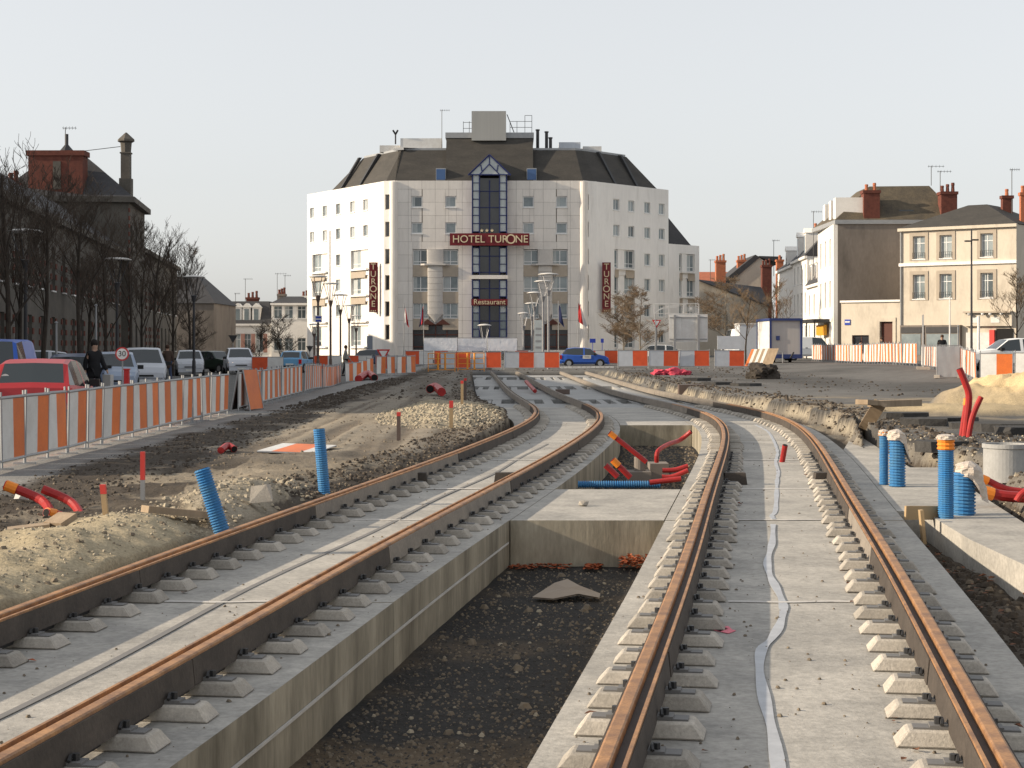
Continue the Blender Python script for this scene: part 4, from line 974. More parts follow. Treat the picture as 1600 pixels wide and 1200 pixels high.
# ================================================================ SITE BARRIERS
def tube_mb(b, pts, r=.018, n=5): b.tube(pts, r, n); return b
def make_barrier(wd, h, cols, label, group, sheet=(.13,.93), foot=.14, galv=None, name='site_barrier', flip=False):
    """one barrier: two coloured halves of sheeting in a tube frame on two legs; origin at the middle of its base"""
    r = thing(name, (0,0,0), label, 'barrier', group); galv = galv or M_galv
    z0, z1 = sheet[0]*h, sheet[1]*h; n = len(cols)
    for i, m in enumerate(cols):
        a = -wd/2+.02+(wd-.04)*i/n; c = -wd/2+.02+(wd-.04)*(i+1)/n
        MB().box(a,c,-.008,.008,z0,z1).build('sheet', m, r)
    tube_mb(MB(),[(-wd/2,0,z0-.02),(wd/2,0,z0-.02)],.02).build('bottom_rail', galv, r); tube_mb(MB(),[(-wd/2,0,z1+.02),(wd/2,0,z1+.02)],.024).build('top_rail', galv, r)
    for x in (-wd/2+.03, wd/2-.03):
        b = MB(); tube_mb(b,[(x,0,0),(x,0,h*1.03)],.017); b.box(x-.02,x+.02,-foot,foot,0,.02); b.build('leg', galv, r)
    return r
def along(path, step):
    P = [Vector(p) for p in path]; out = []; acc = 0; d = 0
    for a, b in zip(P[:-1],P[1:]):
        L = (b-a).length; t = acc
        while t+step <= L+.2:
            m = a+(b-a)*((t+step/2)/L); out.append((m.x,m.y,math.atan2(b.y-a.y,b.x-a.x))); t += step
        acc = 0
    return out
ORD = 'leftmost second third fourth fifth sixth seventh eighth ninth tenth eleventh twelfth thirteenth fourteenth fifteenth sixteenth seventeenth eighteenth nineteenth'.split()
for t_, o_ in (('twenty','twentieth'),('thirty','thirtieth'),('forty','fortieth'),('fifty','fiftieth')):
    ORD += [o_]+[t_+'-'+k_ for k_ in 'first second third fourth fifth sixth seventh eighth ninth'.split()]
def put_row(proto, spots, jit=.05, seed=1, z=None):
    rs = random.Random(seed); first = True; base = proto['label']; order = sorted(range(len(spots)), key=lambda i: spots[i][0]/spots[i][1])
    for i, (x, y, a) in enumerate(spots):
        o = proto if first else copy_tree(proto); first = False
        q = order.index(i); o['label'] = ('leftmost ' if q == 0 else ORD[q]+' from the left, ')+base
        o.location = (x,y,gz(x,y) if z is None else z); o.rotation_euler = (rs.uniform(-.035,.035),rs.uniform(-.012,.012),a+rs.uniform(-jit,jit))
bl = make_barrier(1.0,.93,[M_white,M_orange],'striped barrier in the long row left of the tracks','striped barriers along the left of the site')
put_row(bl, along([(-6.3,19.5),(-6.3,36.9)],1.02)+along([(-6.3,38.2),(-6.5,52.0),(-7.7,75)],1.02), .04)
bl = make_barrier(1.05,1.0,[M_white,M_orange],'striped barrier of the short row closing the dirt strip','striped barriers closing the dirt strip')
put_row(bl, along([(-7.6,76),(-6.6,80.5),(-4.6,85)],1.07), .15, 3)
bl = make_barrier(1.85,1.15,[M_grey,M_orange2],'grey and orange barrier across the far end of the tracks','grey and orange barriers across the far end')
put_row(bl, [(XD(px,100),100+dy,0) for px,dy in ((712,0),(760,.1),(811,.05),(851,.3),(990,.6),(1038,.5),(1087,.6),(1141,.4))], .03, 4)
bl = make_barrier(2.0,1.15,[M_orange2,M_white],'orange and white barrier lining the road before the hotel','barriers lining the road before the hotel')
put_row(bl, [(XD(px,y),y,a) for px,y,a in ((418,104,.1),(512,118,0),(560,119,0),(608,119,.05),(655,118,0),(700,119,0),(825,124,0),(930,124,0),(1085,124,0),(1046,124,0),(965,123.5,0))], .03, 5)
br = make_barrier(1.0,1.32,[M_white,M_orange],'sunlit striped barrier in the long row on the right','sunlit striped barriers on the right')
put_row(br, along([(XD(1269,128),128),(XD(1350,108),108),(XD(1437,90),90)],1.02), .06, 6)
br = make_barrier(1.15,1.15,[M_white,M_orange],'striped barrier in the row behind the sand pile','striped barriers behind the sand pile')
put_row(br, along([(XD(1440,86),86),(XD(1500,70),70),(XD(1528,60),60)],1.17)+along([(XD(1530,58),58),(XD(1640,57),57)],1.17), .05, 7)
# crowd barriers of orange tube
def crowd(label, loc, rz):
    r = thing('crowd_barrier', loc, label, 'barrier', 'orange tube crowd barriers', rz); m = flat('orange_tube',(.80,.33,.05),.5)
    for z in (.12,.45,.75,1.05): MB().tube([(-.75,0,z),(.75,0,z)],.02,5).build('rail', m, r)
    for x in (-.75,-.2,.2,.75):
        MB().tube([(x,0,.0 if abs(x) > .5 else .12),(x,0,1.05)],.024 if abs(x) > .5 else .06,5).build('post', m, r)
crowd('left one of two orange tube crowd barriers by the far tracks', (XD(690,93),93,0), .12)
crowd('right one of two orange tube crowd barriers by the far tracks', (XD(736,95),95,0), -.05)
# mesh fence panels with white tarpaulin
def mesh_panel(label, x, y, rz=0, wd=2.05, top=1.95, tz=1.15, tm=None, group='tarpaulin covered mesh fence panels'):
    r = thing('mesh_fence_panel', (x,y,gz(x,y)), label, 'fence panel', group, rz); b = MB()
    for q in (-wd/2,wd/2): b.tube([(q,0,0),(q,0,top)],.02,5)
    for z in (.12,top): b.tube([(-wd/2,0,z),(wd/2,0,z)],.018,5)
    b.build('tube_frame', M_galv, r); b = MB()
    for i in range(1,14): q = -wd/2+wd*i/14; b.tube([(q,.004,.12),(q,.004,top)],.004,3,cap=False)
    for i in range(1,9): z = top*i/9; b.tube([(-wd/2,.004,z),(wd/2,.004,z)],.004,3,cap=False)
    b.build('wire_mesh', M_galv, r)
    if tm:
        b = MB(); n = 12
        for i in range(n+1):
            q = -wd/2+.02+(wd-.04)*i/n
            for j in range(4): b.v.append((q,-.03-.02*math.sin(i*1.3+j*2.1),tz+(top-.04-tz)*j/3))
        for i in range(n):
            for j in range(3): b.f.append((i*4+j,i*4+4+j,i*4+5+j,i*4+1+j)); b.mi.append(0)
        b.build('tarpaulin', tm, r, smooth=True)
    for q in (-wd/2,wd/2): MB().box(q-.11,q+.11,-.3,.3,0,.12).build('concrete_foot', M_block, r)
    return r
mesh_panel('leftmost mesh panel with white tarpaulin before the hotel',XD(688,101),101.2,tm=M_tarp)
mesh_panel('middle mesh panel with white tarpaulin before the hotel',XD(739,101),101.4,.03,tm=M_tarp)
mesh_panel('rightmost mesh panel with white tarpaulin before the hotel',XD(785,101),101.3,wd=1.8,tm=M_tarp)
mesh_panel('bare wire mesh panel standing edge on before the corner house',XD(1442,80),80,1.35,wd=2.2,top=2.6,group='mesh panels on the right')
mesh_panel('wire mesh panel with slack grey tarpaulin beside the striped barriers',XD(1482,66),66,-.25,wd=.9,top=1.3,tz=.05,tm=flat('grey_tarpaulin',(.30,.31,.33),.7),group='mesh panels on the right')
def abarrier(label, loc, rz):                       # two barriers folded against each other, seen end on
    r = thing('folded_barrier', loc, label, 'barrier', None, rz)
    for s in (-1,1):
        b = MB(); b.hexa([(0,s*.22,.03),(1.0,s*.22,.03),(1.0,s*.20,.03),(0,s*.20,.03),(0,s*.06,.95),(1.0,s*.06,.95),(1.0,s*.04,.95),(0,s*.04,.95)])
        b.build('sheet', M_orange if s < 0 else M_black, r)
        for x in (0,1.0): MB().tube([(x,s*.23,0),(x,s*.05,.97)],.02,5).build('leg', M_galv, r)
abarrier('two dark backed barriers leaning together in the gap of the left row', (*W(376,642),0), 1.4)
# stack of spare barriers leaning on the cabin
for i in range(7):
    x, y = XD(1172+i*4.0,112), 112-.1*i
    b = MB(); z = gz(x,y); b.hexa([(x-.35,y,z+.02),(x+.3,y-.35,z+.02),(x+.3,y-.31,z+.02),(x-.35,y+.04,z+.02),(x+.15,y+.3,z+1.15),(x+.8,y-.05,z+1.15),(x+.8,y-.01,z+1.15),(x+.15,y+.34,z+1.15)])
    single('spare_barrier_sheet', b, M_orange if i == 0 else (M_white if i % 2 else M_wood), (x,y,z),
           'orange spare barrier sheet at the left end of the stack by the cabin' if i == 0 else ORD[i]+' from the left of the spare sheets leaning beside the site cabin', 'barrier', 'spare sheets leaning by the cabin')

# ================================================================ CABIN, BOARDS
y = 118; x0, x1 = XD(1204,y), XD(1252,y); zb, zt = .55, ZD(499,y); g0 = gz((x0+x1)/2,y)
cb = thing('site_cabin', ((x0+x1)/2,y+1,g0), 'white and grey trailer cabin with dark blue edges by the right hand barriers', 'cabin')
M_cabb = flat('cabin_blue',(.03,.05,.16),.5); M_cabg = mat('cabin_grey',(.44,.42,.40),(.38,.36,.345),1,.7,stretch=(5,5,.2)); xb = XD(1187,y+4)
ft = [(x0,y),(x1,y),(x1+.2,y+5),(xb,y+5)]
MB().prism(inset(ft,[.05]*4),g0+zb,zt-.08).build('body', M_cabg, root=cb)
b = MB(); 
for p in ft: b.box(p[0]-.07,p[0]+.07,p[1]-.07,p[1]+.07,g0+zb,zt-.01)
b.build('corner_post', M_cabb, root=cb)
MB().prism(inset(ft,[-.1]*4),zt-.09,zt+.08).build('roof', M_cabb, root=cb); MB().prism(inset(ft,[-.06]*4),g0+zb-.25,g0+zb+.05).build('chassis', M_cabb, root=cb)
Fside = frame(ft[3],(ft[0][0]-ft[3][0],ft[0][1]-ft[3][1])); Ls = math.hypot(ft[0][0]-ft[3][0],5)
MB().obox(Fside,.1,Ls-.1,-.045,.01,g0+zb+.1,zt-.12).build('side_panel', M_white, root=cb)
MB().box(x0+.4,x0+.65,y-.03,y+.049,g0+1.6,g0+1.9).build('notice', M_cabb, root=cb)
for q in (x0+.5,x1-.5): MB().tube([(q,y+2.4,g0+.28),(q+.18,y+2.4,g0+.28)],.28,14).build('wheel', M_tyre, root=cb)
MB().tube([(x0+.8,y-.35,g0),(x0+.8,y-.35,g0+.75),(x0+.6,y-.35,g0+.8)],.04,6).build('jockey_stand', M_galv, root=cb)
MB().tube([(x0+1.4,y+.05,g0+.35),(x0+1.3,y-.9,g0+.4),(x0+1.45,y-1.1,g0+.75)],.06,6).build('drawbar', M_steel, root=cb)
y = 128; x0, x1 = XD(1156,y), XD(1186,y); g0 = gz(x0,y)
bx = thing('grey_container', ((x0+x1)/2,y,g0), 'tall pale grey container between the bare tree and site cabin', 'container')
MB().box(x0,x1,y,y+3,g0+.05,ZD(507,y)).build('body', M_grey, root=bx); MB().box(x0-.05,x1+.05,y-.05,y+3.05,ZD(507,y),ZD(505,y)).build('lid', M_white, root=bx)
x0, x1 = XD(1121,110), XD(1157,110)
bx = thing('grey_notice_panel', ((x0+x1)/2,110,gz(x0,110)), 'low grey panelled screen left of the grey container', 'screen')
for a, b_ in ((ZD(546,110),ZD(525,110)),(gz(x0,110)+.05,ZD(547,110))): MB().box(x0,x1,110,110.06,a,b_).build('panel', M_grey, root=bx)
for q in (x0,x1-.06): MB().box(q,q+.06,110.061,110.12,gz(x0,110),ZD(524,110)).build('post', M_galv, root=bx)
y = 106; x0, x1 = XD(1045,y), XD(1106,y); g0 = gz(x0,y)
bb = thing('billboard', ((x0+x1)/2,y,g0), 'blank white billboard seen from the back on two steel posts', 'billboard')
for i in range(3): MB().box(x0+(x1-x0)*i/3+.006,x0+(x1-x0)*(i+1)/3-.006,y,y+.06,ZD(534,y),ZD(491,y)).build('board', M_white, root=bb)
for px in (1054,1091): MB().box(XD(px,y)-.07,XD(px,y)+.07,y-.16,y-.003,g0,ZD(492,y)).build('post', M_galv, root=bb)
for z in (ZD(530,y),ZD(496,y)): MB().box(x0+.05,x1-.05,y-.05,y-.002,z-.03,z+.03).build('batten', M_galv, root=bb)
y = 112; x0, x1 = XD(1022,y), XD(1092,y); z0, z1 = ZD(490,y), ZD(474.5,y); M_wsteel = flat('white_painted_steel',(.75,.73,.70),.5)
dc = thing('light_decoration_frame', ((x0+x1)/2,y,gz(x0,y)), 'openwork white metal star and arc frame above the billboard', 'decoration')
b = MB()
for p, q in (((x0,z0),(x1,z0)),((x0,z1),(x1,z1)),((x0,z0),(x0,z1)),((x1,z0),(x1,z1)),((x0+1.0,z0),(x0+1.0,z1)),((x0+2,z0),(x0+2,z1))): b.tube([(p[0],y,p[1]),(q[0],y,q[1])],.025,4)
b.build('frame', M_wsteel, root=dc); b = MB()
for k in range(8): a = k*PI/8; b.tube([(x1-.55-.3*math.cos(a),y,(z0+z1)/2-.3*math.sin(a)),(x1-.55+.3*math.cos(a),y,(z0+z1)/2+.3*math.sin(a))],.015,4)
for r_ in (1.3,1.6,1.9): b.tube([(x0+.1+r_*1.1*(1-math.cos(a)),y,z0+.62*math.sin(a)*min(1,r_/1.9)) for a in np.linspace(.05,1.6,9)],.018,4)
b.build('star_and_arcs', M_wsteel, root=dc)
for px in (1024,1090): MB().tube([(XD(px,y),y,gz(x0,y)),(XD(px,y),y,z0)],.04,6).build('post', M_galv, root=dc)

# ================================================================ LAMPS
def lamp(label, px, d, py, pm, disc=1.25, group=None, hub=.95):
    x = XD(px,d); g = gz(x,d); h = ZD(py,d)-g; r = thing('street_lamp', (x,d,g), label, 'street lamp', group)
    zt = h; zn = h-1.5*hub
    b = MB(); b.lathe([(.11,0),(.10,.9),(.075,1.0),(.065,zn)],10); b.build('pole', pm, r)
    MB().lathe([(.065,zn-.02),(.09,zn+.05),(.17,zn+.38*hub),(.05,zn+.42*hub)],10).build('lamp_head', pm, r)
    for k in range(4):
        a = k*PI/2+.6; MB().tube([(.12*math.cos(a),.12*math.sin(a),zn+.3*hub),(disc*.43*math.cos(a),disc*.43*math.sin(a),zt-.03)],.022,5).build('strut', pm, r)
    MB().lathe([(disc*.48,zt-.04),(disc*.5,zt-.01),(disc*.36,zt+.05),(disc*.1,zt+.085)],18).build('reflector_disc', M_shade, r, smooth=True)
    return r
G1 = 'brown lamps left of the hotel'
for lab, px, d, py, ds in (('tallest brown lamp, leftmost of the receding row before the hotel flank',497,97,432,1.13),('second brown lamp from the left before the hotel flank',516.5,108,443,1.15),
        ('third brown lamp from the left before the hotel flank',532,126,461,1.2),('fourth brown lamp from the left before the hotel flank',545.5,140,477.5,1.2),('shortest brown lamp, beside the hotel corner sign',556.5,150,493.5,1.05),
        ('short brown lamp low behind the light blue car',491,120,507,.8)): lamp(lab,px,d,py,M_pole,ds,G1,hub=1.0 if ds > .9 else .6)
G3 = 'pale lamps before the hotel door'
for lab, px, d, py, ds in (('tallest pale lamp, rightmost of the cluster right of the restaurant',857,104,428.5,1.35),('second tallest pale lamp of the cluster right of the restaurant',848.5,110,439.5,1.2),
        ('middle height pale lamp of the cluster right of the restaurant',835,122,457.5,1.15),('fourth pale lamp of the cluster right of the restaurant',831,128,474,1.1),('lowest pale lamp, leftmost of the cluster right of the restaurant',818,132,489.5,.95),
        ('single pale lamp in front of the glazed centre bay',757,112,508,.95)): lamp(lab,px,d,py,M_poleg,ds,G3,hub=.9)
for lab, px, d, py, ds in (('nearest dark lamp among the bare trees at the left edge',40,61,361,1.3),('dark lamp between bare trees before the stone pavilion',183,75,405,1.3),('dark lamp at the right end of the bare tree row',303,94,432.5,1.3),('far dark lamp low between the trees',197,135,466,1.2)):
    lamp(lab,px,d,py,M_poled,ds,'dark lamps along the left street')
# slim double-headed lamp before the corner house
d = 112; x = XD(1518,d); g = gz(x,d); r = thing('double_street_lamp', (x,d,g), 'slim dark double headed lamp before the beige corner house', 'street lamp')
MB().lathe([(.09,0),(.05,ZD(358,d)-g)],8).build('pole', M_poled, r)
for s in (-1,1): MB().box(min(s*.05,s*.45),max(s*.05,s*.45),-.12,.12,ZD(376,d)-g-.04+s*.04,ZD(376,d)-g+.06+s*.04).build('lamp_head', M_poled, r)

# ================================================================ SIGNS, FLAGS, POSTS
M_signw = flat('sign_white',(.78,.78,.76),.4); M_signr = flat('sign_red',(.55,.03,.03),.4); M_signb = flat('sign_blue',(.03,.06,.40),.4)
def poly_plate(pts, y0, y1):
    b = MB(); n = len(pts); b.add([(x,y0,z) for x,z in pts]+[(x,y1,z) for x,z in pts],[tuple(range(n)),tuple(range(2*n-1,n-1,-1))]+[(i,n+i,n+(i+1)%n,(i+1)%n) for i in range(n)]); return b
def yield_sign(label, px, d, py, s=.9, back=False, pm=None, g=None):
    x = XD(px,d); g = gz(x,d) if g is None else g; z = ZD(py,d)-g; r = thing('give_way_sign', (x,d,g), label, 'road sign', 'give way signs')
    tri = lambda k: [(-s/2*k,s*.29*k),(s/2*k,s*.29*k),(0,-s*.58*k)]
    pl = poly_plate([(a,z+b_) for a,b_ in tri(1)],-.02,.0).build('sign_plate', M_steel if back else M_signr, r)
    if not back: poly_plate([(a,z+b_) for a,b_ in tri(.62)],-.026,-.021).build('sign_centre', M_signw, pl)
    MB().tube([(0,.03,0),(0,.03,z+.2)],.03,6).build('post', pm or M_galv, r); return r
yield_sign('red edged give way triangle low before the far barriers',599,88,552,.72,g=0.0)
yield_sign('red edged give way triangle on white post left of the billboard',1026,112,504,.62)
yield_sign('back of a give way triangle before the white terrace house',364,112,528,.62,True)
yield_sign('back of a give way triangle behind the light blue car',484,124,544,.55,True)
x, d = XD(191,40), 40; g = gz(x,d); z = ZD(553,d)-g
r = thing('speed_limit_sign', (x,d,g), 'round 30 speed limit sign above the left barriers', 'road sign')
ci = lambda k: [(k*math.cos(a),z+k*math.sin(a)) for a in np.linspace(0,2*PI,25)[:-1]]
pl = poly_plate(ci(.165),-.02,0).build('sign_plate', M_signr, r); poly_plate(ci(.13),-.024,-.0205).build('sign_face', M_signw, pl)
ptext('30', .19, lambda t,n,zz: (x+t, d-n, zz), 0, .028, g+z, M_black, 'numerals', r, extrude=.002, parent=pl)
MB().tube([(0,.03,0),(0,.03,z)],.02,6).build('post', M_galv, r)
MB().box(-.14,-.02,-.03,-.002,z-.55,z-.33).build('red_plate', M_signr, r) if False else None
b = MB(); x, d = XD(198,42), 42; g = gz(x,d); b.box(x-.06,x+.06,d-.06,d+.06,g,ZD(578,d)); b.box(x-.075,x+.075,d-.075,d+.075,ZD(578,d),ZD(576,d)); single('red_bollard', b, M_signr, (x,d,g), 'small red post beside the speed limit sign', 'bollard')
x, d = XD(498,96.8), 96.7; z = ZD(498,d); r = thing('blue_street_sign', (x,d,z-.25), 'small blue and white sign fixed to the tallest brown lamp', 'sign')
MB().box(x-.20,x+.20,d-.02,d,z-.22,z+.18).build('sign_plate', M_signw, root=r); MB().box(x-.16,x+.16,d-.026,d-.021,z+.02,z+.14).build('blue_band', M_signb, root=r); MB().box(x-.16,x+.16,d-.026,d-.021,z-.17,z-.06).build('blue_band', M_signb, root=r)
for px, lab in ((926,'left of the two small blue signs low on the hotel corner'),(941,'right of the two small blue signs low on the hotel corner')):
    xx = XD(px,161.5); wd = .28 if px < 930 else .14; b = MB(); b.box(xx-wd,xx+wd,161.4,161.5,1.7,2.1); b.tube([(xx,161.53,-.2),(xx,161.53,1.9)],.03,5); single('blue_sign', b, M_signb, (xx,161.5,-.2), lab, 'sign')
def flag(label, px, d, py0, py1, m, m2=None, side=1, w_=.8):
    x = XD(px,d); g = gz(x,d); r = thing('flagpole', (x,d,g), label, 'flag', 'flags before the hotel')
    zt, zb = ZD(py0,d)-g, ZD(py1,d)-g
    MB().tube([(0,0,0),(0,0,zt+.2)],.04,6).build('pole', M_galv, r)
    b = MB(); n, mm = 6, 8
    for i in range(n+1):
        for j in range(mm+1):
            u_, v_ = i/n, j/mm; b.v.append((side*(.05+w_*u_*(.35+.65*v_)), .12*math.sin(u_*7+v_*3), zt-(zt-zb)*(v_*.75+u_*.25+.0*u_)))
    for i in range(n):
        for j in range(mm): b.f.append((i*(mm+1)+j,(i+1)*(mm+1)+j,(i+1)*(mm+1)+j+1,i*(mm+1)+j+1)); b.mi.append(1 if (m2 and i >= n/2) else 0)
    b.build('flag_cloth', [m,m2 or m], r, smooth=True)
fw, fr_, fb = flat('flag_white',(.62,.60,.60),.8), flat('flag_red',(.50,.03,.03),.8), flat('flag_navy',(.03,.04,.12),.8)
flag('pale red and white flag hanging on the left of the restaurant glazing',631,158,477,512,fw,fr_,1,.45)
flag('dark red flag hanging on a pole beside the left restaurant glazing',662,156,478,512,fr_,fb,-1,.4)
flag('navy flag on a white pole right of the lamp cluster',872.5,152,474,512,fb,None,1,.5)
flag('red flag with white tip blowing right of the hotel entrance',903,150,473,513,fr_,fw,1,.85)
x = XD(841,120); g = gz(x,120); r = thing('totem_sign', (x,120,g), 'pale upright information totem among the pale lamps', 'sign')
MB().box(-.28,.28,-.05,.05,.1,ZD(500,120)-g).build('board', M_panel, r)
for k in range(5): MB().box(-.2,.2,-.056,-.051,.8+k*.45,.95+k*.45).build('text_strip', M_galv, r)
for px, d, py, m, lab in ((88,55,505,M_galv,'thin grey post between the parked cars, left one'),(150,60,478,M_galv,'grey post with small white box behind the man in black'),(1497,84,510,M_galv,'thin leaning steel pole left of the white estate car'),(1529,78,495,M_wsteel,'thick pale post before the beige corner house'),(1484,92,465,M_wsteel,'slender pale post before the second window of the corner house')):
    x = XD(px,d); g = gz(x,d); b = MB(); h = ZD(py,d); b.lathe([(.075 if px > 1520 else .05,g),(.06 if px > 1520 else .035,h),(.07,h+.02),(.02,h+.06)],8,(x,d,0)); single('steel_post', b, m, (x,d,g), lab, 'post')

# ================================================================ BARE TREES
def make_tree(seed, H, trunk_h, spread, tw=.012, upright=.55, levels=4, dens=1.0, bark=None, twm=None):
    rs = random.Random(seed); tr, cr = MB(), MB()
    def grow(p, d, L, r, lv):
        n = 4 if lv < 3 else 3; pts = [p]; rad = [r]; q = p.copy(); dd = d.copy()
        for i in range(n):
            dd = (dd+Vector((rs.uniform(-1,1),rs.uniform(-1,1),rs.uniform(-.3,.8)))*(.10+.05*lv)).normalized(); q = q+dd*L/n; pts.append(q.copy()); rad.append(max(r*(1-(i+1)/n*.62), tw*.55))
        (tr if lv <= 1 else cr).tube(pts, rad, 7 if lv == 0 else (5 if lv == 1 else 3), cap=False)
        if lv >= levels: return
        k = {0:int(11*dens),1:int(8*dens),2:int(6*dens),3:int(5*dens)}[lv]
        for c in range(k):
            t = rs.uniform(trunk_h/H if lv == 0 else .2, 1.0); f = t*n; i = min(int(f),n-1); bp = pts[i].lerp(pts[i+1], f-i)
            a = rs.uniform(0,2*PI); side = Vector((math.cos(a),math.sin(a),0))
            base = dd if lv else Vector((0,0,1))
            nd = (side*spread+base*upright+Vector((0,0,.25*upright))).normalized()
            LL_ = {0:H*.40*(1.25-t*.75),1:L*.55,2:L*.55,3:L*.55}[lv]*rs.uniform(.7,1.15)
            grow(bp, nd, LL_, max(rad[i]*(.45 if lv == 0 else .55), tw*.7), lv+1)
    grow(Vector((0,0,0)), Vector((0,0,1)), H*.92, H*.0135, 0)
    return tr.mesh('trunk', bark or M_bark), cr.mesh('crown', twm or M_twig)
def put_tree(meshes, label, x, y, group=None, rz=0, s=1.0, name='bare_tree'):
    r = thing(name, (x,y,gz(x,y)-.03), label, 'tree', group, rz); r.scale = (s,s,s)
    part('trunk', meshes[0], r); part('crown', meshes[1], r); return r
TV = [make_tree(11+i, 7.0, 2.0, .62, tw=.010, upright=.8, dens=.88) for i in range(3)]
tl = ['bare tree at the very left edge, in front of the stone building','second bare tree from the left edge, behind the blue van','bare tree beside the small post, left of the man in black','bare tree just right of the man in black','bare tree right behind the speed limit sign',
      'bare tree right of the silver van front','bare tree behind the walking couple','bare tree at the right end of the left row, beside the lamp']
for i, (px, Y, s) in enumerate(((14,46,1.0),(70,52,.93),(120,59,1.0),(165,67,.9),(205,76,.98),(240,86,1.05),(270,98,.98),(298,113,1.12))):
    put_tree(TV[i%3], tl[i], XD(px,Y), Y, 'bare trees along the left street', i*1.9, s)
for px, Y, s, lab in ((222,104,1.0,'bare tree in the second row near the pavilion end'),(140,92,.95,'bare tree in the second row before the pavilion'),(30,66,1.1,'tall bare tree rising above the roof at the left edge')):
    put_tree(TV[int(px)%3], lab, XD(px,Y), Y, 'bare trees in the second row', px, s)
TB = make_tree(31, 3.6, .3, 1.0, tw=.014, upright=.7, dens=1.25, levels=3); TB2 = make_tree(33, 4.9, .8, 1.2, tw=.012, upright=.62, dens=1.02, twm=M_twigw, bark=flat('pale_bark',(.22,.19,.15),.9))
TB3 = make_tree(35, 5.4, 1.7, .75, tw=.011, upright=.75, dens=.85, twm=M_twigw)
put_tree(TB,'low spreading bare bush before the white terrace house',XD(440,135),135,s=1.15); put_tree(TB,'small bare tree at the left of the spreading bush',XD(402,128),128,rz=2,s=.95)
put_tree(TB2,'pollarded tree with tan twigs right of the red flag',XD(1000,135),135,s=1.2); put_tree(TB2,'second tan twigged tree left of the billboard',XD(975,140),140,rz=2,s=1.15)
put_tree(TB2,'tan twigged tree before the low slate roof',XD(1135,142),142,rz=1,s=1.35)
put_tree(TB3,'slender bare tree standing by the grey container',XD(1165,122),122); put_tree(TB3,'bare tree before the white town house',XD(1212,150),150,rz=3,s=1.25)
put_tree(TB3,'bare tree leaning over the cream annex wall',XD(1590,100),100,rz=1,s=1.0); put_tree(TB,'bare thicket at the foot of the dark slate roofed house',XD(300,150),150,rz=1,s=1.3)

# ================================================================ VEHICLES
STY = {
 'hatch': dict(s=[0,.015,.045,.13,.28,.47,.50,.62,.76,.83,.94,.99,1],top=[.36,.62,.69,.945,1,.995,.99,.95,.665,.62,.56,.46,.30],belt=[.36,.60,.66,.655,.63,.62,.62,.62,.625,.61,.55,.45,.30],rear=(2,3),wind=(7,8),pill=(5,6)),
 'mpv': dict(s=[0,.012,.04,.10,.22,.46,.49,.64,.80,.86,.95,.99,1],top=[.34,.52,.60,.93,1,1,.99,.955,.64,.60,.54,.42,.28],belt=[.34,.50,.56,.57,.57,.57,.57,.57,.60,.58,.53,.41,.28],rear=(2,3),wind=(7,8),pill=(5,6)),
 'estate': dict(s=[0,.012,.04,.10,.20,.44,.47,.58,.70,.76,.93,.985,1],top=[.34,.55,.63,.93,.985,1,1,.96,.68,.65,.58,.46,.30],belt=[.34,.53,.60,.62,.62,.62,.62,.62,.64,.64,.57,.45,.30],rear=(2,3),wind=(7,8),pill=(5,6)),
 'van': dict(s=[0,.01,.03,.06,.20,.50,.54,.72,.84,.89,.96,.99,1],top=[.3,.45,.60,.97,1,1,1,.97,.60,.55,.50,.38,.24],belt=[.3,.44,.55,.56,.56,.56,.56,.56,.57,.54,.49,.37,.24],rear=(2,3),wind=(7,8),pill=(4,6)),
}
